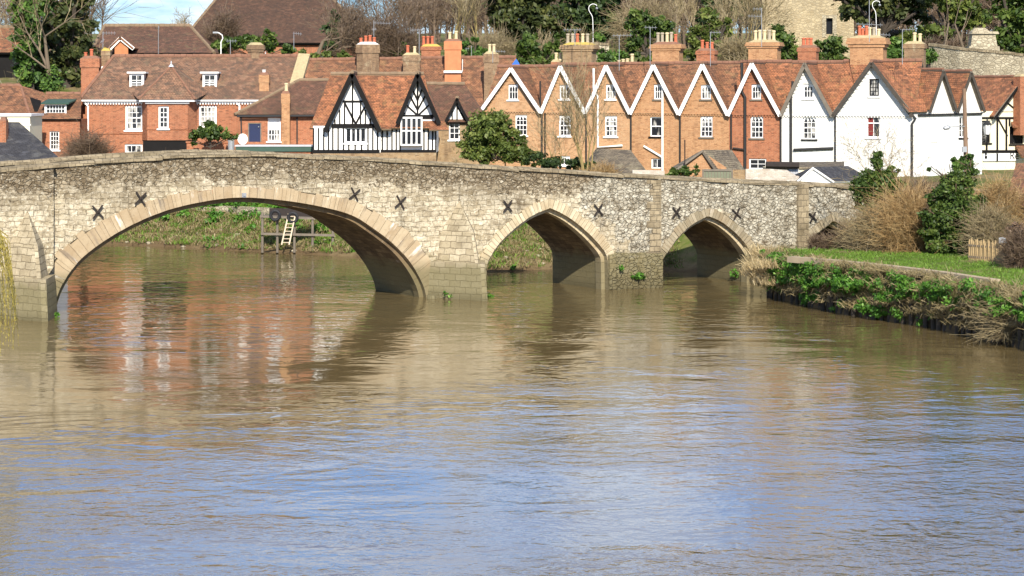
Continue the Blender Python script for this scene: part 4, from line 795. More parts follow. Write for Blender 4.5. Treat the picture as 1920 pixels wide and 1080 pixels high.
# ---------------------------------------------------------------- the half timbered house
def half_timbered():
    h = House('half_timbered_house', 'black and white half timbered house with two steep tiled gables behind the bridge crown', 'house', 587, 152, 0)
    a, b = h.p(587, 250)[0], h.p(818, 250)[0]; zb = h.p(600, 286)[1]
    g1 = [h.p(622, 236)[0], *h.p(661, 139), h.p(706, 236)[0]]; g2 = [h.p(752, 220)[0], *h.p(783, 140), h.p(812, 220)[0]]
    z1, z2 = h.p(660, 236)[1], h.p(783, 220)[1]; holes = [(h.rect((647, 239, 687, 268)), dict(cols=4, rows=1, edge=.09, bar=.10))]
    mb = MB(); o1 = [(a, zb), (g1[3] + .25, zb), (g1[3] + .25, z1), (a, z1)]; h.wall(mb, o1, [holes[0][0]]); v2 = .5
    zc = h.p(740, 238)[1]; o2 = [(g2[0] - .12, zb), (g2[3] + .1, zb), (g2[3] + .1, z2), (g2[0] - .12, z2)]; h.wall(mb, [(g1[3] + .25, zb), (g2[0] - .12, zb), (g2[0] - .12, zc), (g1[3] + .25, zc)], (), v2); h.wall(mb, [(g2[3] + .1, zb), (b, zb), (b, zc), (g2[3] + .1, zc)], (), v2); w2 = h.rect((753, 222, 791, 270), v2); h.wall(mb, o2, [w2], v2)
    mb.face([(g1[0] - .1, 0, z1), (g1[3] + .1, 0, z1), (g1[1], 0, g1[2] - .15)]); mb.face([(g2[0], v2, z2), (g2[3], v2, z2), (g2[1], v2, g2[2] - .15)])
    h.sides(mb, [(a, zb), (b, zb), (b, zc), (a, zc)], .6, 6); mb.face([(g1[3] + .25, 0, zb), (g1[3] + .25, v2, zb), (g1[3] + .25, v2, z1), (g1[3] + .25, 0, z1)]); mb.build('infill_wall', M['render_white'], h.e)
    rf = MB(); zr = h.p(700, 139, 3.2)[1]; V = 3.2
    gable_roof(h, rf, h.p(608, 241)[0], g1[1], h.p(716, 243)[0], h.p(610, 242)[1] - .1, g1[2], V, -.42, seed=2)
    gable_roof(h, rf, h.p(743, 225)[0], g2[1], h.p(826, 232)[0], h.p(743, 228)[1] - .1, g2[2], V, -.1, seed=3)
    ul = h.p(620, 140, V)[0]; ur = h.p(795, 140, V)[0]; el = h.p(580, 240)[0]; er = h.p(822, 232)[0]; zl = h.p(590, 240)[1]
    rf.slab([(ul, V, zr), (ur, V, zr), (er, .1, zl), (el, .1, zl)], .13, 0, 2); rf.slab([(ul, V, zr), (ur, V, zr), (er, 6.6, zl), (el, 6.6, zl)], .13, 0, 2); rf.slab([(ul, V, zr), (el, .1, zl), (el, 6.6, zl)], .12, 0, 2)
    p = h.p(805, 228)[0], h.p(842, 245)[0]; zq = h.p(820, 243)[1]; rf.slab([(p[0], .5, zq + .55), (p[1] - .3, .5, zq + .55), (p[1], -.4, zq), (p[0], -.4, zq)], .1, 0, 2)
    rf.slab([(g1[3] - .1, .45, z1 + .15), (g1[3] + 1.0, .5, z1 + .15), (g1[3] + .95, -.25, z1 - .18), (g1[3] - .1, -.25, z1 - .18)], .1, 0, 2)
    ridge_tiles(rf, (ul, V, zr + .03), (ur, V, zr + .03), .13, 1, 9); rf.build('roof', [M['tile_red'], M['ridge_brown'], M['ridge_brown']], h.e)
    rakes(h, h.p(610, 241)[0], g1[1], h.p(713, 243)[0], h.p(610, 242)[1] - .12, g1[2], 'black_timber', .30, -.42); rakes(h, h.p(745, 225)[0], g2[1], h.p(824, 232)[0], h.p(745, 228)[1] - .1, g2[2], 'black_timber', .26, -.1)
    L = [(622, 236, 708, 236, .26), (587, 284, 712, 284, .22), (661, 140, 661, 235, .1)] + [(x, 240, x, 284, .09) for x in (588, 597, 607, 616, 624, 634, 644, 690, 699, 708)] + [(x, 270, x, 284, .09) for x in (654, 666, 678)] + \
        [(x, 236 - abs_, x, 236, .09) for x, abs_ in ((628, 12), (637, 30), (646, 48), (676, 48), (685, 30), (694, 14))] + [(643, 190, 680, 190, .11), (646, 192, 667, 232, .11), (684, 200, 667, 232, .11), (645, 270, 689, 270, .08), (645, 238, 689, 238, .06)]
    timber(h, L); L2 = [(712, 284, 818, 284, .22), (752, 219, 812, 219, .26), (783, 145, 783, 218, .11)] + [(x, 236, x, 284, .09) for x in (717, 726, 735, 743, 750, 795, 803, 811, 817)] + \
        [(783, 206, 769, 180, .1), (783, 188, 774, 168, .1), (783, 216, 760, 195, .1), (783, 206, 798, 178, .1), (783, 188, 792, 166, .1), (784, 216, 806, 195, .1), (752, 215, 760, 212, .09)]
    timber(h, L2, v=v2 - .035); h.window(holes[0][0], **holes[0][1])
    w = MB(); u0, u1, z0, zt = w2; w.box(u0 - .05, u1 + .05, v2 - .42, v2 - .02, z0 - .1, z0); w.box(u0 - .05, u1 + .05, v2 - .42, v2 - .02, zt, zt + .1)
    bay = w.build('bay_window', M['white_paint'], h.e); f = MB(); k = 4
    for q in range(k + 1): u = u0 + (u1 - u0) * q / k; f.box(u - .05, u + .05, v2 - .40, v2 - .32, z0, zt)
    zm = z0 + (zt - z0) * .52; f.box(u0 - .04, u1 + .04, v2 - .39, v2 - .33, zm - .04, zm + .04); f.box(u0 - .05, u0 + .02, v2 - .39, v2, z0, zt); f.box(u1 - .02, u1 + .05, v2 - .39, v2, z0, zt); f.build('window_frame', M['white_paint'], bay)
    f = MB(); f.face([(u0, v2 - .35, z0), (u1, v2 - .35, z0), (u1, v2 - .35, zt), (u0, v2 - .35, zt)]); f.build('pane', M['pane'], bay)
    mb = MB(); mb.box(a, b, -.05, .55, zb - 2.5, zb - .02); mb.build('plinth', M['brick_tan'], h.e)
half_timbered()
def small_gabled():
    h = House('small_cottage', 'small brown roofed cottage with a tiny timbered gable, between timbered house and round bush', 'cottage', 815, 157, 0)
    a, b = h.p(815, 250)[0], h.p(905, 250)[0]; ze = h.p(850, 226)[1]; w = h.rect((842, 228, 862, 262)); mb = MB(); h.wall(mb, [(a, -1.5), (b, -1.5), (b, ze), (a, ze)], [w]); h.sides(mb, [(a, -1.5), (b, -1.5), (b, ze), (a, ze)], .2, 5)
    g0, ga, g1 = h.p(838, 226)[0], h.p(857, 186), h.p(876, 226)[0]; mb.build('wall', M['brick_tan'], h.e); mb = MB(); mb.face([(g0, -.01, ze), (g1, -.01, ze), (ga[0], -.01, ga[1] - .1)]); mb.build('gable_infill', M['render_white'], h.e)
    rf = MB(); zr = h.p(830, 158, 3)[1]; x = lambda q, y, v: (h.p(q, y, v)[0], v, h.p(q, y, v)[1]); rf.slab([x(780, 158, 3), x(872, 158, 3), (b + .4, -.25, ze - .1), (a - .6, -.25, ze - .1)], .13, 0, 2); rf.slab([x(872, 158, 3), (b + .4, -.25, ze - .1), (b + .4, 6, ze - .1)], .13, 0, 2)
    gable_roof(h, rf, g0 - .15, ga[0], g1 + .15, ze - .1, ga[1], 2, -.35, .1, .1, 6); ridge_tiles(rf, x(780, 157, 3), x(872, 157, 3), .13, 1, 5); rf.build('roof', [M['tile_brown'], M['ridge_brown'], M['black_timber']], h.e)
    rakes(h, g0 - .1, ga[0], g1 + .1, ze - .1, ga[1], 'black_timber', .16, -.35); timber(h, [(838, 227, 877, 227, .12), (857, 190, 857, 226, .09), (848, 208, 848, 226, .08), (858, 200, 872, 225, .09)]); h.window(w, cols=2, rows=3)
small_gabled()
# ---------------------------------------------------------------- the big red brick house with dormers
def brick_house():
    h = House('red_brick_house', 'large red brick house with two white roof dormers and a hipped central bay', 'house', 160, 163, 0)
    a, b = h.p(160, 190)[0], h.p(618, 190)[0]; ze = h.p(300, 190)[1]; V = 3.4; zr = h.p(300, 105, V)[1]
    W1 = [((235, 198, 268, 244), dict(cols=3, rows=4, edge=.13, mid=.5)), ((373, 198, 406, 240), dict(cols=4, rows=4, edge=.13, mid=.5)), ((234, 270, 267, 300), dict(cols=3, rows=2, edge=.13))]
    holes = [h.rect(w[0]) for w in W1]; out = [(a, -1.5), (b, -1.5), (b, ze), (a, ze)]; mb = MB(); h.wall(mb, out, holes); h.sides(mb, out, .2, 7)
    al = h.p(148, 195, 1)[0]; mb.box(al, a - .01, 1.0, 6, -1.5, h.p(150, 178, 1)[1]); mb.box(a, b, -.06, .03, h.p(200, 251)[1], h.p(200, 248)[1]); mb.build('wall', M['brick_red'], h.e)
    for o, w in zip(holes, W1): h.window(o, **w[1])
    by0, by1 = h.p(276, 195, -1)[0], h.p(352, 195, -1)[0]; zt, z0 = ze, h.p(300, 263, -1)[1]; bw = h.rect((297, 199, 316, 241), -1.0); mb = MB(); h.wall(mb, [(by0, z0), (by1, z0), (by1, zt), (by0, zt)], [bw], -1.0)
    mb.face([(by0, -1, z0), (by0, -1, zt), (by0 - .5, 0, zt), (by0 - .5, 0, z0)]); mb.face([(by1, -1, z0), (by1 + .5, 0, z0), (by1 + .5, 0, zt), (by1, -1, zt)]); mb.face([(by0, -1, z0), (by0 - .5, 0, z0), (by1 + .5, 0, z0), (by1, -1, z0)]); mb.box(by0 - .03, by1 + .03, -1.06, -.95, h.p(300, 243, -1)[1], h.p(300, 240, -1)[1])
    bay = mb.build('bay', M['brick_red'], h.e); h.window(bw, 2, 4, -1.0, mid=.5, edge=.12, parent=bay)
    mb = MB(); mb.box(by0 - .3, by1 + .3, -.9, -.1, -1.5, z0 - .05); pz = z0 - .1; mb.build('porch', M['black_timber'], h.e, )
    co = MB(); co.box(a - .25, b, -.30, .05, ze - .0, ze + .10); co.box(a - .1, b, -.10, .03, ze - .14, ze - .03)
    u = a
    while u < b: co.box(u, u + .07, -.17, -.10, ze - .22, ze - .10); u += .19
    co.box(by0 - .5, by1 + .5, -1.3, .04, ze - .02, ze + .11); co.box(by0 - .12, by1 + .12, -1.12, -.95, ze - .16, ze - .03); co.build('cornice', M['white_paint'], h.e)
    rf = MB(); e0, e1 = a - .35, b + .2; r0 = h.p(213, 106, V)[0]; r1 = h.p(568, 105, V)[0]; el = ze + .12
    rf.slab([(r0, V, zr), (r1, V, zr), (h.p(528, 186)[0] + 1.2, -.3, el), (e0, -.3, el)], .14, 0, 2); rf.slab([(r0, V, zr), (e0, -.3, el), (e0, 2 * V + .3, el)], .14, 0, 2); rf.slab([(r0, V, zr), (r1, V, zr), (r1, 2 * V + .3, el), (e0, 2 * V + .3, el)], .14, 0, 2)
    bx, bz = h.p(321, 124, .2); bA = (bx, .2, bz); f0, f1 = (by0 - .55, -1.35, el), (by1 + .55, -1.35, el)
    rf.slab([bA, f0, f1], .1, 0, 2); rf.slab([bA, f0, (by0 - 1.3, .5, el + .5)], .1, 0, 2); rf.slab([bA, f1, (by1 + 1.3, .5, el + .5)], .1, 0, 2)
    rf.slab([bA, (bx, 3.2, bz), (by1 + 1.3, 2.2, el + .5)], .1, 0, 2); rf.slab([bA, (bx, 3.2, bz), (by0 - 1.3, 2.2, el + .5)], .1, 0, 2)
    for q in (f0, f1): ridge_tiles(rf, bA, q, .07, 1, int(q[0] * 7))
    fn_ = MB(); fn_.lathe((bx, .2, bz - .05), [(.2, 0), (.12, .12), (.04, .2), (.05, .3), (.01, .42)], 8); fn_.build('finial', M['lead'], h.e)
    ridge_tiles(rf, (r0, V, zr), (r1, V, zr), .14, 1, 3); ridge_tiles(rf, (r0, V, zr), (e0, -.3, el), .12, 1, 4); rf.build('roof', [M['tile_old'], M['ridge'], M['grey_timber']], h.e)
    cp = MB(); cp.beam((r1 + .1, V, zr + .05), (h.p(536, 168)[0] + .6, .4, el + .9), .8, .3, (0, -.6, .7)); cp.build('gable_coping', M['mortar'], h.e)
    for x0, y0, x1, y1 in ((244, 139, 268, 171), (381, 139, 405, 170)):
        v = .75; q = h.rect((x0, y0, x1, y1), v); d = MB(); h.wall(d, [(q[0] - .04, q[2] - .04), (q[1] + .04, q[2] - .04), (q[1] + .04, q[3] + .04), (q[0] - .04, q[3] + .04)], [(q[0], q[1], q[2], q[3])], v, reveal=.1)
        for u in (q[0] - .04, q[1] + .04): d.face([(u, v, q[2] - .1), (u, v + 2.2, q[3]), (u, v, q[3] + .02)])
        d.box(q[0] - .2, q[1] + .2, v - .16, v + 2.4, q[3] + .05, q[3] + .16); dm = d.build('dormer', M['white_paint'], h.e); h.window(q, 2, 3, v - .04, parent=dm, mid=.5, edge=.1)
    h.chimney(462, 494, 81, 128, 3.2, 'brick_brown', 1.1, [], 'mortar', 3, octo=True, flash=True); h.chimney(485, 505, 137, 190, .4, 'brick_orange', .7, [(494, 130, 'mortar_white')], 'ridge', 2)
    h.chimney(150, 187, 106, 190, 2.2, 'brick_red', 1.1, [(158, 97, 'pot_red'), (169, 91, 'pot_red')], 'ridge', 2); h.chimney(189, 207, 92, 128, 3.0, 'brick_brown', .7, [(195, 88, 'mortar_yellow')], 'mortar_yellow', 2, flash=True)
    h.pipe([(148, 178), (148, 320)], .09, 'black_iron', v=.9); h.pipe([(158, 190), (165, 200), (165, 245)], .06, 'white_paint', v=-.08, label='white rainwater pipe'); h.pipe([(441, 190), (449, 198), (449, 212)], .07, 'white_paint', v=-.1, label='white rainwater pipe')
brick_house()
def blue_door_annexe():
    h = House('brick_annexe', 'single storey red brick annexe with a dark blue door and hipped mossy roof', 'house', 449, 158, 0); a, b = h.p(449, 220)[0], h.p(592, 220)[0]; ze = h.p(500, 217)[1]
    dr = h.rect((465, 230, 490, 266)); wn_ = h.rect((502, 221, 526, 265)); out = [(a, -1), (b, -1), (b, ze), (a, ze)]; mb = MB(); h.wall(mb, out, [dr, wn_]); h.sides(mb, out, .2, 6); mb.build('wall', M['brick_red'], h.e); h.window(wn_, 4, 4, mid=.5, frame='white_paint', blind=('white_paint', .5, 1))
    d = MB(); d.box(dr[0] + .07, dr[1] - .07, .06, .12, dr[2], dr[3] - .07); dd = d.build('door', M['blue_paint'], h.e); d = MB(); d.box(dr[0], dr[0] + .07, .02, .13, dr[2], dr[3]); d.box(dr[1] - .07, dr[1], .02, .13, dr[2], dr[3]); d.box(dr[0] + .07, dr[1] - .07, .02, .13, dr[3] - .07, dr[3]); d.build('door_frame', M['grey_timber'], dd); d = MB(); d.lathe((dr[1] - .18, .0, dr[2] + .95), [(.03, 0), (.05, .03), (.03, .07)], 8); d.build('handle', M['galv'], dd)
    rf = MB(); V = 3; r0, r1 = (*h.p(561, 150, V),), (*h.p(640, 150, V),); el = ze + .08; A = (r0[0], V, r0[1]); B = (r1[0], V, r1[1]); e0 = a - .3
    rf.slab([A, B, (b + .3, -.3, el), (e0, -.3, el)], .13, 0, 2); rf.slab([A, (e0, -.3, el), (e0, 6.3, el)], .13, 0, 2); rf.slab([A, B, (b + .3, 6.3, el), (e0, 6.3, el)], .13, 0, 2); ridge_tiles(rf, A, B, .12, 1, 6); ridge_tiles(rf, A, (e0, -.3, el), .11, 1, 8); rf.build('roof', [M['tile_brown'], M['ridge_brown'], M['black_timber']], h.e)
    h.pipe([(444, 218), (592, 217)], .07, 'black_iron', v=-.36, name='gutter'); h.pipe([(452, 219), (453, 268)], .05, 'black_iron'); h.pipe([(557, 219), (557, 268)], .05, 'black_iron')
    h.chimney(527, 544, 172, 275, -.65, 'brick_orange', .6, [(536, 155, 'pot_cream')], 'ridge', 2)
    mb = MB(); x0, x1 = h.p(440, 275, -2.2)[0], h.p(589, 275, -2.2)[0]; z = h.p(500, 272, -2.2)[1]; mb.box(x0, x1, -2.2, -.05, z - .1, z); fl = mb.build('lead_flat_roof', M['lead'], h.e); mb = MB(); mb.box(x0 + .05, x1 - .05, -2.15, -2.05, z - .42, z - .11); mb.build('fascia', M['green_trim'], fl); mb = MB(); mb.box(x0 + .1, x1 - .1, -2.04, -.1, -1, z - .12); mb.build('lower_wall', M['brick_red'], h.e)
    p = h.P(455, 261, -1.9); e = empty('satellite_dish', h.O + Vector((p.x, p.y, p.z)), label='round off white satellite dish on the flat lead roof by the blue door', cat='satellite dish'); mb = MB()
    mb.lathe((0, 0, 0), [(.02, .12), (.14, .09), (.25, .04), (.32, -.02), (.33, -.04)], 16); o = mb.build('dish', M['satdish'], e, True); o.rotation_euler = (R(-100), 0, R(10)); o.scale = (1, 1.1, 1); mb = MB(); mb.tube([(0, .1, 0), (0, .15, -.45)], .03, 6); mb.tube([(0, -.05, -.25), (0, -.42, -.05)], .015, 5); mb.build('mount', M['galv'], e)
    p = h.P(433, 287, -2.9); e = MB(); s_ = sc(155); e.lathe((0, 0, 0), [(.22, 0), (.22, .9), (.24, .91), (.24, .96), (.1, 1.0)], 16); o = e.build('flue_drum', M['galv'], None, True); o.location = h.O + p; tag(o, 'pale grey metal drum standing beside the satellite dish above the bridge', 'drum')
    mb = MB(); x0, x1 = h.p(350, 275, -3)[0], h.p(428, 275, -3)[0]; z = h.p(400, 268, -3)[1]; mb.box(x0, x1, -3, -2.6, -1, z); mb.box(x0 - .05, x1 + .05, -3.05, -2.55, z + .003, z + .1); o = mb.build('planter_wall', M['brick_red']); o.location = h.O; tag(o, 'low red brick wall below the glossy green garden shrub', 'wall')
blue_door_annexe()
def long_roof_house():
    h = House('long_roofed_house', 'long low house with a wide red tiled roof and many chimneys behind the timbered house', 'house', 560, 174, 0); V = 3.6; el = h.p(700, 200)[1]; a = h.p(560, 200)[0]; b = h.p(930, 200)[0]
    L = h.p(573, 112, V); Rr = h.p(968, 107, V); rf = MB(); A, B = (L[0], V, L[1]), (Rr[0], V, Rr[1]); rf.slab([A, B, (Rr[0] - .3, -.3, el), (L[0] - .6, -.3, el)], .14, 0, 2); rf.slab([A, B, (Rr[0], 7.5, el), (L[0], 7.5, el)], .14, 0, 2); ridge_tiles(rf, A, B, .14, 1, 2); rf.build('roof', [M['tile'], M['ridge'], M['grey_timber']], h.e)
    mb = MB(); mb.box(L[0], Rr[0] - .1, .05, 7, -2, el - .1); mb.face([(Rr[0] - .1, .05, el), (Rr[0] - .1, 7, el), (Rr[0] - .1, V, Rr[1] - .15)]); mb.build('wall', M['brick_red'], h.e)
    q0, q1 = h.P(958, 123, 2.4), h.P(976, 123, 2.4); q2 = h.P(968, 110, 2.4); mb = MB(); mb.slab([q0, q1, q2], .05); mb.build('tarpaulin', M['blue_sheet'], h.e)
    h.chimney(666, 712, 80, 140, 1.6, 'brick_brown', 1.1, [(676, 70, 'pot_red'), (685, 66, 'pot_red'), (693, 65, 'pot_red'), (701, 69, 'pot_red')], 'mortar_white', 2, octo=True); h.chimney(754, 789, 100, 142, 1.2, 'brick_brown', .9, [(764, 84, 'pot_red'), (777, 86, 'pot_cream')], 'mortar', 2)
    h.chimney(832, 866, 74, 136, 1.6, 'orange_render', .9, [(843, 59, 'pot_cream'), (855, 57, 'pot_cream')], 'ridge', 2, flash=True); h.chimney(906, 936, 98, 205, -.2, 'brick_brown', .9, [(918, 82, 'pot_cream'), (926, 82, 'pot_cream')], 'mortar', 2); h.chimney(788, 828, 84, 114, 4.5, 'brick_red', .8, [(794, 67, 'pot_red'), (802, 67, 'pot_red'), (810, 67, 'pot_red')], 'mortar_yellow', 2)
long_roof_house()
# ---------------------------------------------------------------- cottages at the left edge
def left_cottage():
    h = House('dormer_cottage', 'low red brick cottage with one wide white dormer window, left of the large brick house', 'cottage', 57, 160, 0); a, b = h.p(57, 225)[0], h.p(150, 225)[0]; ze = h.p(90, 223)[1]; w = h.rect((93, 246, 111, 281)); out = [(a, -1.5), (b, -1.5), (b, ze), (a, ze)]
    mb = MB(); h.wall(mb, out, [w]); h.sides(mb, out, .2, 6); mb.build('wall', M['brick_red'], h.e); h.window(w, 3, 4); V = 2.6; rf = MB(); q = lambda x, y, v: (h.p(x, y, v)[0], v, h.p(x, y, v)[1]); rf.slab([q(86, 175, V), q(152, 175, V), (b + .1, -.2, ze), (a + .3, -.2, ze)], .13, 0, 2); rf.slab([q(86, 175, V), (a + .3, -.2, ze), (a + .3, 5.4, ze)], .13, 0, 2); ridge_tiles(rf, q(86, 175, V), q(152, 175, V), .12, 1, 3); rf.build('roof', [M['tile'], M['ridge'], M['black_timber']], h.e)
    v = .4; d = h.rect((85, 195, 123, 221), v); m = MB(); h.wall(m, [(d[0] - .05, d[2] - .05), (d[1] + .05, d[2] - .05), (d[1] + .05, d[3] + .05), (d[0] - .05, d[3] + .05)], [d], v, reveal=.1); m.slab([(d[0] - .25, v - .25, d[3] + .08), (d[1] + .25, v - .25, d[3] + .08), (d[1] + .5, v + 1.7, d[3] + .35), (d[0] - .1, v + 1.7, d[3] + .35)], .1, 1, 1); m.box(d[0], d[1], v + .12, v + 1.2, d[2], d[3], 1); dm = m.build('dormer', [M['white_paint'], M['green_trim']], h.e); h.window(d, 6, 3, v - .04, parent=dm, edge=.09)
left_cottage()
def left_buildings():
    h = House('tiled_cottage', 'red tiled cottage roof cut by the left edge, above the flat cream building', 'cottage', -60, 164, 0); q = lambda x, y, v: (h.p(x, y, v)[0], v, h.p(x, y, v)[1]); V = 3; rf = MB(); ez = h.p(0, 222)[1]; rf.slab([q(-60, 160, V), q(38, 160, V), q(60, 222, -.3), q(-60, 216, -.3)], .14, 0, 2); rf.slab([q(38, 160, V), q(84, 174, V + .5), q(100, 222, 0), q(58, 222, -.3)], .14, 0, 2); ridge_tiles(rf, q(-60, 160, V), q(38, 160, V), .13, 1); ridge_tiles(rf, q(38, 160, V), q(58, 222, -.3), .1, 1); rf.build('roof', [M['tile'], M['ridge'], M['black_timber']], h.e)
    mb = MB(); mb.box(h.p(-60, 220)[0], h.p(56, 220)[0], 0, 5.5, -2, ez - .2); mb.build('wall', M['brick_red'], h.e)
    h = House('cream_building', 'flat roofed cream building at the left edge, behind the slate roofed shed', 'building', -60, 154, 0); mb = MB(); a, b = h.p(-60, 220)[0], h.p(56, 220)[0]; z = h.p(0, 218)[1]; mb.box(a, b, 0, 4, -2, z); mb.build('wall', M['render_cream'], h.e); mb = MB(); mb.box(a - .1, b + .1, -.12, 4.1, z + .002, z + .16); mb.box(a, b + .05, -.06, -.003, z - .6, z - .5); mb.build('cornice', M['white_paint'], h.e)
    h = House('slate_shed', 'shed with a grey lichen spotted slate roof beside the bridge at the left edge', 'shed', -40, 122, 0); q = lambda x, y, v: (h.p(x, y, v)[0], v, h.p(x, y, v)[1]); rf = MB(); rf.slab([q(-60, 228, 3.5), q(36, 229, 3.5), q(116, 300, 0), q(6, 313, -.6), q(-60, 306, -.6)], .14, 0, 1); rf.build('roof', [M['slate'], M['grey_timber']], h.e)
    mb = MB(); mb.box(h.p(-60, 300)[0], h.p(96, 300)[0], .3, 4.5, -4, h.p(50, 306)[1]); mb.build('wall', M['render_white'], h.e); mb = MB(); mb.face([q(-30, 316, -.62), q(8, 316, -.62), q(-20, 303, -.62)]); mb.build('gable_board', M['white_paint'], h.e); h.chimney(-2, 12, 222, 256, 1.6, 'brick_red', .6, [], 'ridge', 1)
left_buildings()
# ---------------------------------------------------------------- barns, church and walls on the hill
def barn(name, label, Y, ridge, eave, walls, mat='tile_dark', depth=7, hip=(True, True)):
    h = House(name, label, 'barn', eave[0], Y, 0, zg=9); V = depth; q = lambda x, y, v: (h.p(x, y, v)[0], v, h.p(x, y, v)[1]); A, B = q(ridge[0], ridge[2], V), q(ridge[1], ridge[2], V); C_, D = q(eave[0], eave[2], -.4), q(eave[1], eave[2], -.4); rf = MB(); C2, D2 = (C_[0], 2 * V + .4, C_[2]), (D[0], 2 * V + .4, D[2])
    rf.slab([A, B, D, C_], .2, 0, 2); rf.slab([A, B, D2, C2], .2, 0, 2); rf.slab([A, C_, C2], .2, 0, 2); rf.slab([B, D, D2], .2, 0, 2); ridge_tiles(rf, A, B, .18, 1, 3); ridge_tiles(rf, A, C_, .15, 1, 4); ridge_tiles(rf, B, D, .15, 1, 5); rf.build('roof', [M[mat], M['ridge_brown'], M['black_timber']], h.e)
    mb = MB(); mb.box(C_[0] + .4, D[0] - .4, .1, 2 * V - .1, -2, C_[2] - .25); mb.build('wall', M[walls], h.e); return h
barn('great_barn', 'huge brown tiled barn roof with hipped ends rising above the brick house', 232, (432, 588, -34), (338, 712, 80), 'brick_red', 'tile_dark', 9)
lb = barn('long_barn', 'long brown tiled barn roof on the hill, right of the dark evergreens', 204, (196, 356, 48), (170, 402, 99), 'brick_red', 'tile_brown', 5)
g = MB(); q0, q1, qa = lb.P(215, 108, -2.2), lb.P(240, 108, -2.2), lb.P(226, 74, -2.2); g.slab([(q0.x, -2.2, q0.z - 2), (q1.x, -2.2, q1.z - 2), (q1.x, -2.2, lb.P(1, 88, -2.2).z), (qa.x, -2.2, qa.z), (q0.x, -2.2, lb.P(1, 88, -2.2).z)], .3)
g.build('porch_gable', M['orange_render'], lb.e); g = MB(); g.beam((qa.x, -2.35, qa.z + .1), (q1.x + .5, -2.35, lb.P(1, 92, -2.2).z), .3, .12); g.beam((qa.x, -2.35, qa.z + .1), (q0.x - .4, -2.35, lb.P(1, 92, -2.2).z), .3, .12); g.build('bargeboard', M['white_paint'], lb.e)
g = MB(); g.slab([(qa.x, -2.5, qa.z + .25), (qa.x, 3, qa.z + .25), (q1.x + .5, 3, lb.P(1, 90, -2.2).z), (q1.x + .5, -2.5, lb.P(1, 90, -2.2).z)], .12); g.slab([(qa.x, -2.5, qa.z + .25), (qa.x, 3, qa.z + .25), (q0.x - .5, 3, lb.P(1, 90, -2.2).z), (q0.x - .5, -2.5, lb.P(1, 90, -2.2).z)], .12); g.build('porch_roof', M['tile'], lb.e)
barn('hill_cottage', 'cottage with a sunlit orange tiled roof behind trees at the left edge', 206, (-60, 26, 51), (-60, 50, 98), 'black_timber', 'tile_red', 4)
def church():
    h = House('church_tower', 'square ragstone church tower with a narrow window rising out of the picture', 'church', 1426, 236, 0, zg=11); a, b = h.p(1426, 60)[0], h.p(1562, 60)[0]; w = h.rect((1549, 34, 1561, 64)); zt = 16; out = [(a, -3), (b, -3), (b, zt), (a, zt)]; hl = (w[0], w[1], w[2], w[3]); mb = MB(); h.wall(mb, out, [hl], reveal=.5); h.sides(mb, out, .5, 8)
    mb.box(b + .02, h.p(1602, 60)[0], .4, 6, -3, h.p(1600, 2)[1]); mb.build('wall', M['ragstone'], h.e); mb = MB(); mb.box(h.p(1548, 1)[0] - .35, w[0] - .003, -.07, .1, w[2] - .3, w[3] + .3); mb.box(w[1] + .003, w[1] + .4, -.07, .1, w[2] - .3, w[3] + .3); mb.box(w[0], w[1], -.07, .1, w[3] + .003, w[3] + .3); wi = mb.build('window', M['wallstone'], h.e); g = MB(); g.face([(w[0], .4, w[2]), (w[1], .4, w[2]), (w[1], .4, w[3]), (w[0], .4, w[3])]); g.build('pane', M['pane'], wi)
    mb = MB(); mb.box(a - .15, b + .15, -.15, 8.15, zt + .003, zt + .5)
    for k in range(6): u = a + (b - a) * k / 5.5; mb.box(u, u + .8, -.1, .4, zt + .503, zt + 1.4)
    mb.build('parapet', M['ragstone'], h.e); h.pipe([(1427, -10), (1428, 116)], .1, 'rust_iron', v=-.1)
church()
def hill_wall(name, label, pts, Y0, Y1, zdrop, mat='wallstone', cope=True, cat='wall'):
    e = empty(name, W(pts[0][0], pts[0][1], Y0), label=label, cat=cat); mb = MB(); cp = MB(); n = len(pts); O = e.location
    P = [W(x, y, Y0 + (Y1 - Y0) * k / max(1, n - 1)) - O for k, (x, y) in enumerate(pts)]; rs = random.Random(len(pts))
    for a, b in zip(P, P[1:]):
        d = nvec(Vector((b.x - a.x, b.y - a.y, 0))); nrm = Vector((-d.y, d.x, 0)) * .5; lo = lambda p: Vector((p.x, p.y, p.z - zdrop))
        mb.face([lo(a), lo(b), b, a]); mb.face([lo(b) + nrm, lo(a) + nrm, a + nrm, b + nrm]); mb.face([a, b, b + nrm, a + nrm]); mb.face([a, a + nrm, lo(a) + nrm, lo(a)]); mb.face([b + nrm, b, lo(b), lo(b) + nrm])
        L = (b - a).length; k = int(L / .8) + 1
        for i in range(k): p, q = a.lerp(b, i / k), a.lerp(b, (i + .93) / k); up = Vector((0, 0, rs.uniform(.06, .13))); cp.beam(p + nrm * .5 + up, q + nrm * .5 + up, .66, .2, (0, 0, 1))
    mb.build('stonework', M[mat], e)
    if cope: cp.build('coping', M['coping'], e)
hill_wall('churchyard_wall', 'long ragstone churchyard wall with weathered coping on the hill at the right', [(1742, 86), (1770, 90), (1800, 93), (1850, 98), (1920, 105), (2080, 118)], 186, 180, 3.6)
hill_wall('garden_retaining_wall', 'short grey stone garden wall among the ivy above the peach cottages', [(1108, 84), (1142, 86)], 196, 196, 2.5)
hill_wall('riverside_wall', 'pale stone retaining wall along the far bank, seen under the wide arch', [(180, 394), (320, 392), (420, 386), (495, 390), (640, 402)], 160, 147.5, 3, cope=False)
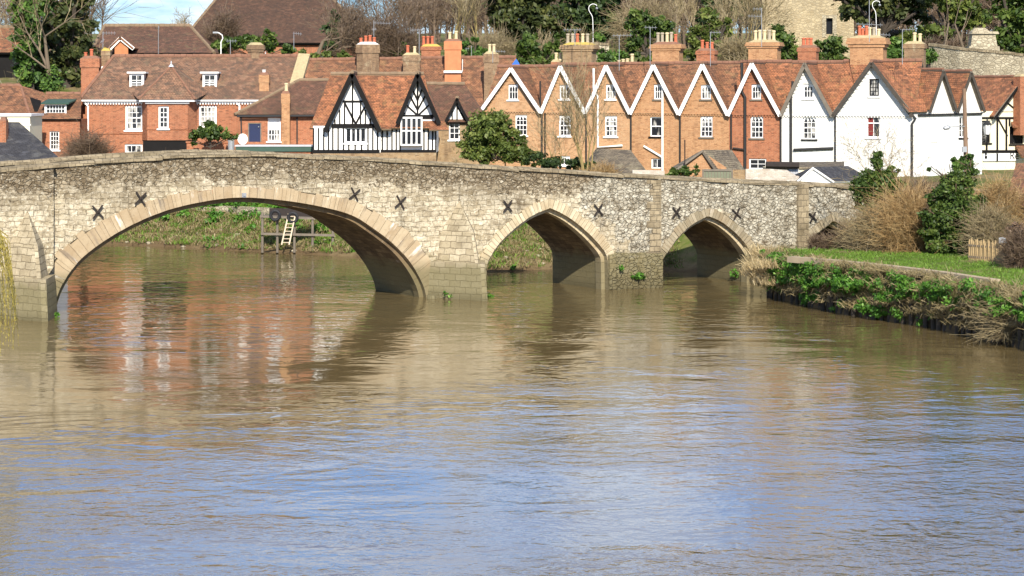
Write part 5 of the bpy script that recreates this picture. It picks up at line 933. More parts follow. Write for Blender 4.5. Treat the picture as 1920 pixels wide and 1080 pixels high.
e = MB(); e.frustum((0, 0), 1.25, .8, -1.0, .35, 1.2, .75); e.frustum((0, 0), 1.05, .7, .353, 1.3, .9, .6); e.frustum((.1, 0), 1.1, .75, 1.303, 1.5, 1.0, .7); e.frustum((-.2, .1), .7, .5, 1.503, 1.8, .4, .3); o = e.build('gate_pier', M['wallstone']); o.location = W(1842, 95, 190); tag(o, 'worn stone gate pier standing behind the churchyard wall', 'gate pier')
# ---------------------------------------------------------------- sheds between the bridge and the cottages
def sheds():
    h = House('brick_shed', 'small orange brick shed with a mossy stone tiled roof and green plank doors', 'shed', 1272, 139, 0); q = lambda x, y, v: (h.p(x, y, v)[0], v, h.p(x, y, v)[1]); mb = MB(); a, b = h.p(1276, 330)[0], h.p(1362, 330)[0]; ze = h.p(1300, 314)[1]; ap = h.p(1318, 285); mb.box(a, b, 0, 4, -2.5, ze); mb.face([(a, -.004, ze), (b, -.004, ze), (ap[0], -.004, ap[1])]); mb.build('wall', M['brick_orange'], h.e)
    rf = MB(); rf.slab([q(1317, 281, -.2), q(1372, 281, 3.5), q(1399, 322, 3.2), q(1346, 322, -.3)], .12, 0, 1); rf.slab([q(1317, 281, -.2), q(1372, 281, 3.5), (a - .3, 3.5, ze - .1), (a - .3, -.25, ze - .1)], .12, 0, 1); rf.build('roof', [M['stone_tile'], M['grey_timber']], h.e)
    mb = MB(); x0, x1 = h.p(1320, 330, -.8)[0], h.p(1371, 330, -.8)[0]; z = h.p(1340, 321, -.8)[1]; mb.box(x0, x1, -.8, -.72, -2.5, z); d = mb.build('door', M['green_timber'], h.e); f = MB(); f.box(x0 - .1, x0 - .003, -.83, -.7, -2.5, z + .1); f.box(x1 + .003, x1 + .1, -.83, -.7, -2.5, z + .1); f.box(x0, x1, -.85, -.7, z + .003, z + .12)
    for k in range(9): u = x0 + (x1 - x0) * (k + .5) / 9; f.box(u - .015, u + .015, -.815, -.803, -2.5, z - .003)
    f.build('door_frame', M['grey_timber'], d); h.pipe([(1284, 262), (1284, 325)], .035, 'rust_iron', v=-.6, name='pole')
    h = House('low_outbuilding', 'low outbuilding with a steep lichen covered tile roof, behind the yellow stems', 'outbuilding', 1085, 145, 0); q = lambda x, y, v: (h.p(x, y, v)[0], v, h.p(x, y, v)[1]); rf = MB(); rf.slab([q(1118, 278, 2.5), q(1182, 281, 2.5), q(1215, 324, -.3), q(1085, 324, -.3)], .12, 0, 1); rf.slab([q(1118, 278, 2.5), q(1085, 324, -.3), q(1085, 324, 5)], .12, 0, 1); rf.build('roof', [M['stone_tile'], M['grey_timber']], h.e); mb = MB(); mb.box(h.p(1092, 320)[0], h.p(1208, 320)[0], .1, 4, -2.5, h.p(1100, 326)[1]); mb.build('wall', M['brick_tan'], h.e)
    h = House('lean_to_store', 'long low store with a grey felt roof in front of the white cottages', 'store', 1430, 141, 0); q = lambda x, y, v: (h.p(x, y, v)[0], v, h.p(x, y, v)[1]); mb = MB(); mb.slab([q(1438, 304, 3), q(1583, 303, 3), q(1583, 313, 0), q(1436, 313, 0)], .14); mb.build('roof', M['stone_tile'], h.e); mb = MB(); mb.box(h.p(1440, 1)[0], h.p(1580, 1)[0], .1, 3, -2.5, h.p(1440, 315)[1]); mb.build('wall', M['render_cream'], h.e); h.pipe([(1436, 309), (1498, 310)], .2, 'rust_iron', v=-.3, name='roof_roll'); mb = MB()
    x0, x1 = h.p(1478, 1)[0], h.p(1496, 1)[0]
    for k in range(7): u = x0 + (x1 - x0) * k / 6; mb.tube([(u, -.02, -2), (u, -.02, h.p(1, 316)[1] - .02)], .05, 6)
    mb.build('cladding', M['lead'], h.e)
    h = House('gabled_shed', 'shed with a bright white gable end and dark slate roof, next to the ivy tree', 'shed', 1496, 137, 0); q = lambda x, y, v: (h.p(x, y, v)[0], v, h.p(x, y, v)[1]); a, b = h.p(1496, 337)[0], h.p(1562, 337)[0]; ze = h.p(1530, 338)[1]; ap = h.p(1524, 315); mb = MB(); mb.box(a, b, 0, 5, -3, ze); mb.face([(a, -.005, ze), (b, -.005, ze), (ap[0], -.005, ap[1])]); mb.build('wall', M['white_paint'], h.e)
    rf = MB(); rf.slab([q(1524, 313, -.15), q(1590, 311, 5), q(1640, 339, 5), q(1565, 340, -.2)], .1, 0, 1); rf.slab([q(1524, 313, -.15), q(1590, 311, 5), (a - .1, 5, ze - .05), (a - .1, -.2, ze - .05)], .1, 0, 1); rf.build('roof', [M['slate'], M['white_paint']], h.e)
    hill_wall('whitewashed_wall', 'flaking whitewashed brick yard wall between the brick shed and white gable', [(1398, 317), (1440, 317), (1470, 319), (1488, 330), (1500, 338)], 138, 137, 2.6, 'old_white_brick', False); hill_wall('yard_wall', 'low brown brick yard wall right of the green plank doors', [(1372, 318), (1398, 319)], 138.3, 138.1, 2.5, 'brick_tan', False); hill_wall('pale_garden_wall', 'low pale rendered garden wall behind the bridge parapet', [(1186, 319), (1246, 320)], 138, 138, 2, 'old_white_brick', False)
    h = House('riverside_building', 'white walled building with a tiled roof cut by the right edge, behind dry shrubs', 'building', 1890, 112, 12, zg=2.2); q = lambda x, y, v: (h.p(x, y, v)[0], v, h.p(x, y, v)[1]); rf = MB(); rf.slab([q(1905, 306, 4), q(2010, 306, 4), q(2010, 386, -.3), q(1884, 386, -.3)], .15, 0, 1); rf.build('roof', [M['tile'], M['black_timber']], h.e)
    a = h.p(1892, 400)[0]; w = h.rect((1905, 400, 1918, 414)); z = h.p(1900, 384)[1]; mb = MB(); h.wall(mb, [(a, -1), (a + 5, -1), (a + 5, z), (a, z)], [w]); h.sides(mb, [(a, -1), (a + 5, -1), (a + 5, z), (a, z)], .2, 5); mb.build('wall', M['render_white'], h.e); h.window(w, 1, 1, frame='green_trim', sill=None)
sheds()
# ---------------------------------------------------------------- vegetation kit
def leaf_cloud(name, lobes, n, size, mat, parent, seed, clumps=None, clump_r=.28, squash=.8, hang=0.0, asp=.62, shell=.5, up=.35):
    """lobes: (x, y, z, rx, ry, rz). Leaves gather in clumps spread through the lobes, so gaps stay between clumps."""
    rs = np.random.RandomState(seed); Lb = np.array(lobes, dtype=float); vol = np.cbrt(Lb[:, 3] * Lb[:, 4] * Lb[:, 5]) ** 2; pr = vol / vol.sum()
    K = clumps or max(14, n // 95); li = rs.choice(len(Lb), K, p=pr); d = rs.normal(size=(K, 3)); d /= np.linalg.norm(d, axis=1)[:, None]
    rr = rs.uniform(0, 1, K) ** shell; cc = Lb[li, :3] + d * rr[:, None] * Lb[li, 3:6]; cr = np.cbrt(Lb[li, 3] * Lb[li, 4] * Lb[li, 5]) * clump_r * rs.uniform(.6, 1.35, K)
    ct = rs.uniform(0, 1, K); ci = rs.choice(K, n); off = rs.normal(size=(n, 3)) * .55; off[:, 2] *= squash; P = cc[ci] + off * cr[ci][:, None]
    out = P - Lb[li[ci], :3]; out /= np.linalg.norm(out, axis=1)[:, None] + 1e-6
    nr = rs.normal(size=(n, 3)) * .8 + out * .6 + np.array([0, -.1, up]); nr /= np.linalg.norm(nr, axis=1)[:, None]
    t = np.cross(nr, rs.normal(size=(n, 3))); t /= np.linalg.norm(t, axis=1)[:, None] + 1e-9
    if hang: t[:, 2] -= hang; t /= np.linalg.norm(t, axis=1)[:, None]
    b = np.cross(nr, t); s = size * (.35 + 1.15 * rs.uniform(0, 1, n) ** 1.3)[:, None]; a = t * s; b = b * s * asp
    V = np.stack([P - a, P - b * .9 + a * .1, P + a, P + b * .9 + a * .1], 1).reshape(-1, 3)
    tint = np.clip(ct[ci] * .65 + rs.uniform(-.2, .45, n), 0, 1)
    if parent is not None: V = V - np.array(parent.location)
    return np_mesh(name, V, 4, M[mat], parent, tint)
def sticks_mesh(name, P, Q, r0, r1, mat, parent, seed=0, sides=3, tint=None):
    P = np.asarray(P, float); Q = np.asarray(Q, float); n = len(P); r0 = np.broadcast_to(r0, n).reshape(-1, 1); r1 = np.broadcast_to(r1, n).reshape(-1, 1); rs = np.random.RandomState(seed)
    a = Q - P; a /= np.linalg.norm(a, axis=1)[:, None] + 1e-9; h = np.where(np.abs(a[:, 2:3]) < .9, np.array([[0, 0, 1.]]), np.array([[1., 0, 0]])); e = np.cross(a, h); e /= np.linalg.norm(e, axis=1)[:, None] + 1e-9; g = np.cross(a, e); F_ = []
    for k in range(sides):
        x0, x1 = 2 * math.pi * k / sides, 2 * math.pi * (k + 1) / sides; d0 = e * math.cos(x0) + g * math.sin(x0); d1 = e * math.cos(x1) + g * math.sin(x1); F_.append(np.stack([P + d0 * r0, P + d1 * r0, Q + d1 * r1, Q + d0 * r1], 1))
    V = np.concatenate(F_, 0).reshape(-1, 3); tt = rs.uniform(0, 1, n) if tint is None else tint
    if parent is not None: V = V - np.array(parent.location)
    return np_mesh(name, V, 4, M[mat], parent, np.tile(tt, sides))
def grow(rs, p, d, L, r, lev, segs, P):
    """one limb of three pieces, then its side shoots"""
    n = 3; pts = [p]
    for k in range(n):
        d = d + rs.normal(size=3) * P['wig'] + np.array([0, 0, P['up']]); d /= np.linalg.norm(d); q = p + d * L / n; ra, rb = r * (1 - .22 * k), r * (1 - .22 * (k + 1)); segs[min(lev, 3)].append((p, q, ra, rb)); p = q
        if lev < P['lev']:
            for _ in range(P['kids'][min(lev, len(P['kids']) - 1)] if k > 0 or lev > 0 else 0):
                s = rs.normal(size=3); s -= s @ d * d; s /= np.linalg.norm(s) + 1e-9; a = rs.uniform(*P['ang']); nd = d * math.cos(a) + s * math.sin(a); grow(rs, p, nd, L * rs.uniform(.5, .78), max(rb * rs.uniform(.45, .7), P['rmin']), lev + 1, segs, P)
def bare_tree(name, label, x, ybase, ytop, Y, mat='bark', twig='twig_brown', seed=1, r=None, ivy=None, lean=0, group=None, lev=4, kids=(2, 2, 2, 1), ang=(.35, .9), wig=.13, up=.06, rmin=.018, cat='tree', hfac=.46, stems=1):
    o = W(x, ybase, Y); zb = min(o.z, ground(o.x, o.y)) - .1; H = (ybase - ytop) * sc(Y) + (o.z - zb); rs = np.random.RandomState(seed); segs = [[], [], [], []]; e = empty(name, (o.x, o.y, zb), label=label, cat=cat, group=group)
    for s in range(stems):
        d = np.array([lean + rs.normal() * (.05 if stems == 1 else .22), rs.normal() * .08, 1.0]); d /= np.linalg.norm(d); L = H * hfac * (1 if stems == 1 else rs.uniform(.8, 1.1)); r_ = r or H * .022
        grow(rs, np.array([o.x + (rs.normal() * .25 if stems > 1 else 0), o.y, zb]), d, L, r_ if stems == 1 else r_ * .5, 0, segs, dict(wig=wig, up=up, lev=lev, kids=kids, ang=ang, rmin=rmin))
    big = segs[0] + segs[1]; sticks_mesh('trunk', [s[0] for s in big], [s[1] for s in big], [s[2] for s in big], [s[3] for s in big], mat, e, seed, 7)
    sm = segs[2] + segs[3]
    if sm: sticks_mesh('crown', [s[0] for s in sm], [s[1] for s in sm], [s[2] for s in sm], [s[3] for s in sm], twig, e, seed, 3)
    if ivy:
        lb = []
        for s in segs[0]: c = (s[0] + s[1]) / 2; lb.append((c[0], c[1], c[2], s[2] + .42, s[2] + .42, (s[1][2] - s[0][2]) * .6))
        leaf_cloud('ivy', lb[:ivy[0]] if ivy[0] else lb, ivy[1], .13, 'leaf_ivy', e, seed, clump_r=.5)
    return e
def green(name, label, Y, lobes, n, size, mat, cat='bush', group=None, seed=1, trunk=None, depth=.9, clumps=None, clump_r=.28, base=None, twigs=0, shell=.45, hang=0.0, twigmat='twig_brown', asp=.62):
    """lobes in photo pixels (x, y, rx, ry) at depth Y (optional dY)"""
    s = sc(Y); Lw = []
    for l in lobes: c = W(l[0], l[1], Y); dY = l[4] if len(l) > 4 else 0; Lw.append((c.x, c.y + dY, c.z, l[2] * s, max(l[2], l[3]) * s * depth, l[3] * s))
    bx = sum(l[0] for l in Lw) / len(Lw); zb = ground(bx, Y) if base is None else base; zl = min(l[2] - l[5] for l in Lw); e = empty(name, (bx, Y, min(zb, zl + .3)), label=label, cat=cat, group=group)
    leaf_cloud('foliage' if cat != 'tree' else 'crown', Lw, n, size, mat, e, seed, clumps, clump_r, shell=shell, hang=hang, asp=asp)
    rs = np.random.RandomState(seed); P, Q, r0 = [], [], []; b0 = np.array([bx, Y, min(zb, zl + .3)]); cz = np.mean([l[2] for l in Lw]); hub = np.array([bx, Y, b0[2] + (cz - b0[2]) * .55]); tr = trunk or max(.05, .03 * (cz - b0[2]))
    P.append(b0); Q.append(hub); r0.append(tr)
    for l in Lw:
        for k in range(3): q = np.array(l[:3]) + rs.normal(size=3) * np.array(l[3:6]) * .35; P.append(hub); Q.append(q); r0.append(tr * .5)
    sticks_mesh('trunk' if cat == 'tree' else 'stems', P, Q, r0, [q * .5 for q in r0], 'bark_dark', e, seed, 6)
    if twigs:
        P, Q = [], []
        for k in range(twigs): l = Lw[rs.randint(len(Lw))]; d = rs.normal(size=3); d[2] = abs(d[2]); d /= np.linalg.norm(d); c = np.array(l[:3]) + d * np.array(l[3:6]) * rs.uniform(.5, 1.0); P.append(c); Q.append(c + d * rs.uniform(.25, .7) * l[5] * .6 + rs.normal(size=3) * .15)
        sticks_mesh('twigs', P, Q, .02, .008, twigmat, e, seed)
    return e
def twig_bush(name, label, x, y0, x1, y1, Y, n, mat, seed=1, r=.018, group=None, spread=.5, base=None, kids=5, cat='shrub', lean=0, droop=.0, fan=.25):
    """thin shoots rising from a small base, splitting and tangling; box in photo pixels"""
    rs = np.random.RandomState(seed); s = sc(Y); c = W((x + x1) / 2, y1, Y); hw = (x1 - x) / 2 * s; H = (y1 - y0) * s; zb = c.z if base is None else base; e = empty(name, (c.x, c.y, zb), label=label, cat=cat, group=group)
    nm = max(20, n // 5); b = np.stack([c.x + rs.normal(size=nm) * hw * fan * .7, c.y + rs.normal(size=nm) * hw * fan * .7, np.full(nm, zb - .15)], 1); th = rs.uniform(0, 2 * math.pi, nm); q = rs.uniform(0, 1, nm) ** .5
    lump = 1 + .22 * np.sin(th * 3 + seed) + .15 * np.sin(th * 7 + 2 * seed)
    tip = np.stack([c.x + np.cos(th) * hw * q * .8 * lump + lean * H * .3, c.y + np.sin(th) * hw * q * .7, zb + H * .85 * rs.uniform(.35, 1.0, nm) * (1 - .4 * q ** 2)], 1); mid = b * .5 + tip * .5 + rs.normal(size=(nm, 3)) * .10 * H; mid[:, 2] = np.maximum(mid[:, 2] + .08 * H, zb + .1)
    P = [b, mid]; Q = [mid, tip]; R0 = [np.full(nm, r * 1.5), np.full(nm, r * 1.1)]; N = n * (kids + 1); i = rs.choice(nm, N); f = rs.uniform(0, 1, N)[:, None]; lo = rs.rand(N) < .35
    p = np.where(lo[:, None], b[i] * (1 - f) + mid[i] * f, mid[i] * (1 - f) + tip[i] * f); d = rs.normal(size=(N, 3)); d[:, 2] = d[:, 2] * .6 + .45 - droop; L = rs.uniform(.06, .24, N)[:, None] * H * (spread + .5); d *= L * .75; m2 = p + d; m2[:, 2] = np.maximum(m2[:, 2], zb); P.append(p); Q.append(m2); R0.append(np.full(N, r * .75))
    for _ in range(2): d2 = d * .45 + rs.normal(size=(N, 3)) * L * .45; q2 = m2 - d * rs.uniform(0, .6, N)[:, None]; P.append(q2); Q.append(q2 + d2); R0.append(np.full(N, r * .55))
    P, Q, R0 = np.concatenate(P), np.concatenate(Q), np.concatenate(R0); sticks_mesh('stems', P, Q, R0, R0 * .6, mat, e, seed); return e
# ---------------------------------------------------------------- trees on the hill, left to right
G1 = 'bare trees on the hill behind the houses'
bare_tree('bare_tree', 'pale bare tree against the sky at the top left corner', 4, 110, -14, 243, 'bark', 'twig_brown', 11, group=G1, lev=4)
green('evergreen_tree', 'bright green ivy clad evergreen at the left, beside the orange roofed hill cottage', 190, [(55, 140, 26, 34), (52, 85, 30, 38), (60, 30, 32, 40), (50, -25, 36, 40), (75, 0, 30, 34)], 9000, .24, 'leaf_ivy', 'tree', seed=21, trunk=.4)
green('evergreen_tree', 'large dark evergreen between ivy clad tree and brick house chimneys', 197, [(100, 60, 45, 50), (140, 30, 45, 40), (120, -20, 60, 40), (90, 110, 48, 42), (135, 105, 40, 40), (150, 140, 22, 26), (60, 150, 40, 25), (190, 110, 16, 25), (165, 75, 30, 30)], 15000, .26, 'leaf_yew', 'tree', seed=22, trunk=.5, clump_r=.24, twigs=500, twigmat='twig_pale')
bare_tree('ivy_trunk_tree', 'tall bare tree with ivy wrapped round its trunk, in front of the dark evergreens', 100, 172, -60, 186, 'bark', 'twig_pale', 23, r=.30, ivy=(2, 5200), lean=.05, hfac=.6, lev=4, kids=(2, 2, 2, 1))
bare_tree('birch_tree', 'thin white birch trunk leaning by the orange roofed hill cottage', 22, 152, 70, 184, 'bark_pale', 'twig_pale', 24, r=.14, lean=.16, lev=2, kids=(1, 1, 1))
bare_tree('bare_tree', 'dark spreading bare tree on the skyline above the long barn, beside open sky', 178, 100, -22, 214, 'bark_dark', 'twig_brown', 33, r=.26, group=G1, lev=4, ang=(.5, 1.0), wig=.16, hfac=.42)
bare_tree('bare_tree', 'pale bare tree on the skyline behind the long barn', 345, 75, 8, 262, 'bark_pale', 'twig_pale', 26, group=G1, lev=4, ang=(.5, 1.0), hfac=.4)
twig_bush('twiggy_tree', 'brown twiggy tree in front of the great barn roof', 382, 4, 452, 100, 212, 240, 'twig_brown', 27, .022, base=None, cat='tree', spread=.6)
green('laurel_bush', 'glossy green bushes growing below the great barn roof', 200, [(418, 84, 20, 16), (450, 80, 22, 15), (480, 76, 24, 16), (510, 84, 22, 16), (500, 66, 14, 8), (540, 92, 18, 12)], 4600, .20, 'leaf_laurel', seed=28, clump_r=.3)
bare_tree('bare_tree', 'broad bare tree with ivied trunk before the right end of the great barn', 583, 122, -40, 196, 'bark', 'twig_brown', 39, r=.36, ivy=(2, 1300), group=G1, lev=4, kids=(2, 2, 2, 2), ang=(.4, .95), hfac=.44)
green('evergreen_bush', 'narrow dark evergreen right of the broad ivied tree', 202, [(622, 75, 15, 32), (628, 40, 12, 20), (616, 100, 20, 18)], 2600, .2, 'leaf_dark', seed=30)
green('olive_bush', 'olive green bush at the foot of the broad ivied tree', 192, [(575, 108, 22, 14), (600, 105, 16, 14), (640, 106, 16, 9)], 1900, .18, 'leaf_olive', seed=31)
rs0 = random.Random(4)
labs = ['brown bare tree above the timbered house, first of the thicket from the great barn', 'brown bare tree in the thicket above the left timbered gable', 'tall brown bare tree behind the big stone chimney stack', 'brown bare tree in the thicket just right of the big stone chimney', 'brown bare tree in the thicket above the right timbered gable', 'brown bare tree in the thicket left of the orange chimney']
for k, x in enumerate((652, 674, 700, 724, 750, 784)):
    bare_tree('bare_tree', labs[k], x, 130, -30 - 12 * (k % 3), 204 + 7 * (k % 3), 'bark_dark' if k % 2 else 'bark', 'twig_brown', 40 + k, r=.24, group=G1, lev=4, kids=(2, 2, 2, 2), up=.09, hfac=.44)
twig_bush('brown_thicket', 'dense brown twiggy thicket above the left half of the long tiled roof', 640, 10, 790, 125, 199, 520, 'twig_brown', 50, .022, fan=.7, spread=.8)
twig_bush('brown_thicket', 'pale brown twiggy thicket behind the weathered stack left of the cottages', 860, 50, 1000, 125, 199, 420, 'twig_pale', 51, .02, fan=.7, spread=.8)
green('laurel_bush', 'green bush in the thicket between the stone chimneys', 198, [(745, 95, 18, 16), (720, 112, 30, 12), (762, 108, 20, 10)], 1800, .18, 'leaf_laurel', seed=52)
labs = ['yellowish bare tree standing behind the orange chimney', 'tall yellowish bare tree just right of the orange chimney', 'yellowish bare tree above the weathered stack left of the cottages']
for k, x in enumerate((838, 868, 892)): bare_tree('bare_tree', labs[k], x, 128, -60, 200 + 4 * k, 'bark_yellow', 'twig_pale', 60 + k, r=.2, group=G1, lev=4, kids=(2, 2, 2, 1), up=.12, ang=(.25, .6), hfac=.5)
green('laurel_bush', 'yellow green bush right of the orange chimney', 196, [(875, 90, 18, 18), (900, 100, 20, 14), (890, 70, 12, 12)], 1900, .18, 'leaf_ivy', seed=63)
green('yew_tree', 'broad dark evergreen tree filling the hill above the first peach cottages', 214, [(950, 20, 45, 34), (1000, -8, 50, 40), (975, 50, 42, 24), (935, -20, 40, 30), (1020, 40, 40, 28)], 10000, .27, 'leaf_yew', 'tree', seed=64, trunk=.5)
green('yew_tree', 'very dark evergreen tree behind the swan necked street lamp', 220, [(1090, 20, 48, 40), (1130, -10, 50, 40), (1070, -20, 40, 34), (1110, 60, 42, 26), (1150, 50, 30, 34), (1060, 60, 30, 24)], 10500, .27, 'leaf_dark', 'tree', seed=65, trunk=.5)
bare_tree('bare_tree', 'small grey bare tree behind the five pot chimney', 1075, 90, 18, 205, 'bark_pale', 'twig_pale', 66, r=.14, group=G1, lev=3, ang=(.5, 1.0))
bare_tree('bare_tree', 'small grey forked bare tree left of the five pot chimney', 1014, 100, 40, 200, 'bark_pale', 'twig_pale', 68, r=.14, group=G1, lev=3, ang=(.4, .8), stems=3)
green('laurel_bush', 'mid green bushes on the slope above the first cottage roofs', 193, [(985, 82, 22, 24), (1005, 110, 28, 16), (975, 112, 20, 16), (1035, 95, 20, 16), (1028, 115, 22, 10), (1045, 80, 14, 14)], 5200, .19, 'leaf_laurel', seed=69)
green('laurel_bush', 'rounded green bush right of the five pot chimney', 192, [(1130, 105, 22, 16), (1150, 112, 22, 14), (1132, 74, 22, 10), (1110, 118, 20, 8)], 3000, .18, 'leaf_ivy', seed=70)
green('ivy_tree', 'dense green ivy covered tree left of the four pot chimney', 200, [(1195, 60, 26, 30), (1215, 40, 24, 22), (1180, 100, 22, 22), (1240, 55, 24, 22), (1210, 100, 24, 24), (1190, 30, 16, 14), (1255, 70, 18, 20)], 7500, .2, 'leaf_laurel', 'tree', seed=71, trunk=.25)
twig_bush('twiggy_tree', 'tan twiggy tree above the ivy covered tree and street lamp', 1140, -30, 1270, 95, 214, 420, 'twig_pale', 72, .022, cat='tree', fan=.5)
labs = ['grey bare tree with fine twigs against the pale gap of sky', 'grey bare tree beside the pale gap of sky, nearer the church']
for k, x in enumerate((1272, 1300)): bare_tree('bare_tree', labs[k], x, 120, -60, 226 + 5 * k, 'bark', 'twig_pale', 74 + k, r=.2, group=G1, lev=4, kids=(2, 2, 2, 2), up=.14, ang=(.2, .5), hfac=.46)
green('dark_evergreen', 'dark upright evergreen standing left of the church tower', 232, [(1330, 0, 22, 40), (1350, -20, 30, 40), (1385, 0, 30, 40), (1318, 40, 14, 30)], 5200, .27, 'leaf_dark', 'tree', seed=76, trunk=.3)
green('ivy_tree', 'light green ivy covered tree above the three pot chimney', 203, [(1325, 35, 20, 18), (1345, 50, 24, 22), (1310, 65, 22, 22), (1335, 90, 26, 24), (1300, 100, 18, 18), (1360, 40, 16, 14), (1365, 105, 24, 14)], 7000, .19, 'leaf_olive', 'tree', seed=77, trunk=.25, twigs=350, twigmat='twig_pale')
labs = ['yellow brown bare tree between ivy covered tree and church tower', 'tall yellow brown bare tree close to the left edge of the church tower', 'slender yellow brown bare tree just above the three pot chimney']
for k, (x, yt) in enumerate(((1385, -30), (1412, -50), (1352, -20))): bare_tree('bare_tree', labs[k], x, 122, yt, 205 + 4 * k, 'bark_yellow', 'twig_pale', 80 + k, r=.15, group=G1, lev=4, kids=(2, 2, 2, 2), up=.12, ang=(.25, .7), hfac=.45)
twig_bush('brown_thicket', 'tan twiggy thicket below the church tower, left of the five cream pots', 1345, 50, 1430, 122, 198, 300, 'twig_pale', 84, .02, fan=.6)
green('laurel_bush', 'round dark green bush in front of the church tower', 194, [(1470, 80, 28, 34), (1455, 105, 20, 20), (1485, 100, 20, 22), (1468, 58, 18, 14)], 4200, .19, 'leaf_laurel', seed=85)
green('laurel_bush', 'glossy green bush left of the tallest brick chimney', 192, [(1555, 88, 26, 20), (1540, 105, 20, 14), (1575, 100, 18, 18)], 3000, .18, 'leaf_laurel', seed=86)
green('laurel_bush', 'bright green bush between the two chimneys of the white house', 190, [(1672, 92, 22, 20), (1685, 105, 18, 12), (1660, 108, 16, 10)], 2400, .18, 'leaf_ivy', seed=87); green('laurel_bush', 'small leafy bush beside the end of the churchyard wall', 184, [(1744, 104, 14, 12)], 900, .16, 'leaf_ivy', seed=88)
green('yew_tree', 'spreading old yew with dark hollow beneath, right of the church tower', 220, [(1605, 10, 40, 28), (1660, -10, 55, 34), (1640, 30, 36, 20), (1710, 15, 44, 34), (1700, -30, 50, 30), (1690, 62, 60, 22, 3), (1580, -20, 40, 24)], 11000, .26, 'leaf_yew', 'tree', seed=89, trunk=.5)
green('yew_tree', 'olive tinted yew behind the worn gate pier', 214, [(1760, 10, 44, 36), (1800, -10, 50, 36), (1770, 55, 36, 16), (1820, 25, 36, 30), (1780, -40, 50, 30), (1750, 70, 50, 20, 4)], 10000, .26, 'leaf_olive', 'tree', seed=90, trunk=.45)
green('holm_oak', 'big dark green evergreen at the upper right corner above the churchyard wall', 205, [(1885, 30, 40, 40), (1910, 75, 40, 30), (1870, 80, 26, 24), (1900, -20, 50, 40), (1950, 30, 50, 60)], 10500, .22, 'leaf_laurel', 'tree', seed=91, trunk=.4)
labs = ['grey tree trunk in the shade left of the worn gate pier', 'slim grey tree trunk under the yews, above the churchyard wall']
for k, x in enumerate((1815, 1752)): bare_tree('bare_tree', labs[k], x, 102, 10, 200 + 3 * k, 'bark', 'twig_brown', 92 + k, r=.2, group=G1, lev=2, kids=(1, 1, 1), hfac=.8)
twig_bush('brown_thicket', 'brown undergrowth beneath the yews behind the churchyard wall', 1690, 60, 1830, 110, 208, 300, 'twig_brown', 95, .025, fan=.8)
# far wood behind everything on the hill: one mass of brown trees nobody could count
def far_wood():
    rs = np.random.RandomState(7); P, Q, R0, lv = [], [], [], []
    for k in range(420):
        x = rs.uniform(-12, 62) if rs.rand() < .9 else rs.uniform(-70, -50); y = rs.uniform(258, 300); zb = ground(x, y); H = rs.uniform(7, 12); p = np.array([x, y, zb]); q = p + [rs.normal() * .5, 0, H * .5]; P.append(p); Q.append(q); R0.append(.13)
        for m in range(46): s = p + (q - p) * rs.uniform(.35, 1); d = rs.normal(size=3) * [1, .6, .5] + [0, 0, 1.3]; d /= np.linalg.norm(d); t = s + d * H * rs.uniform(.15, .5); P.append(s); Q.append(t); R0.append(.035)
    e = sticks_mesh('far_wood', P, Q, R0, np.array(R0) * .4, 'twig_brown', None, 7); tag(e, 'brown mass of bare trees along the top of the hill', 'wood', kind='stuff')
far_wood()
# ---------------------------------------------------------------- between the bridge and the houses
green('round_bush', 'big round evergreen bush behind the bridge, left of the first peach cottage', 147, [(915, 245, 42, 36), (905, 272, 42, 28), (945, 268, 34, 28), (918, 222, 26, 16), (965, 284, 34, 18), (900, 290, 38, 14), (995, 296, 22, 14), (972, 258, 16, 16), (1018, 304, 22, 9), (940, 240, 24, 20)], 21000, .12, 'leaf_olive', seed=101, clump_r=.25, base=4.2, clumps=170)
green('laurel_bush', 'low dark bushes along the parapet at the foot of the peach cottages', 144, [(1005, 298, 22, 12), (1035, 306, 26, 10), (1075, 308, 24, 10), (1105, 312, 18, 8)], 3600, .12, 'leaf_dark', seed=102, base=4.2)
bare_tree('sapling', 'tall clump of bare yellow stems in front of the second and third peach cottages', 1095, 326, 112, 143, 'bark_yellow', 'twig_pale', 103, r=.13, lev=3, kids=(2, 2, 2, 1), up=.16, ang=(.2, .55), hfac=.46, rmin=.010, stems=6, cat='sapling')
bare_tree('sapling', 'lower spreading bare yellow sapling beside the round evergreen bush', 1050, 326, 190, 144, 'bark_yellow', 'twig_pale', 104, r=.10, lev=3, kids=(2, 2, 1, 1), up=.1, ang=(.3, .8), hfac=.42, rmin=.01, stems=3, cat='sapling')
twig_bush('golden_shrub', 'golden brown twiggy shrub beside the lichen covered outbuilding roof', 1095, 270, 1160, 326, 141, 300, 'twig_tan', 105, .012, base=4.2, fan=.5)
twig_bush('dry_shrub', 'dry tan twiggy shrub left of the round evergreen bush, below the small cottage', 826, 262, 880, 306, 146, 220, 'twig_pale', 106, .012, base=4.4, fan=.5); twig_bush('dry_shrub', 'row of brown winter twigs below the bay window of the timbered house', 712, 276, 822, 302, 146, 260, 'twig_brown', 107, .014, base=4.2, fan=.8)
twig_bush('bare_shrub', 'brown bare shrub against the left end of the large brick house', 112, 206, 214, 310, 150, 700, 'twig_brown', 108, .014, base=4.4, fan=.35)
green('garden_shrub', 'glossy dark green garden shrub in the planter left of the blue door', 153, [(380, 252, 24, 16), (405, 248, 24, 18), (430, 260, 16, 9), (362, 262, 12, 8), (395, 240, 18, 11)], 4200, .13, 'leaf_laurel', seed=109, base=5.2)
green('clipped_hedge', 'small clipped dark hedge just behind the parapet, by the green plank doors', 136, [(1262, 322, 14, 9), (1283, 321, 16, 9), (1304, 321, 13, 9)], 3200, .075, 'leaf_laurel', seed=110, base=3.9, cat='hedge', shell=.7)
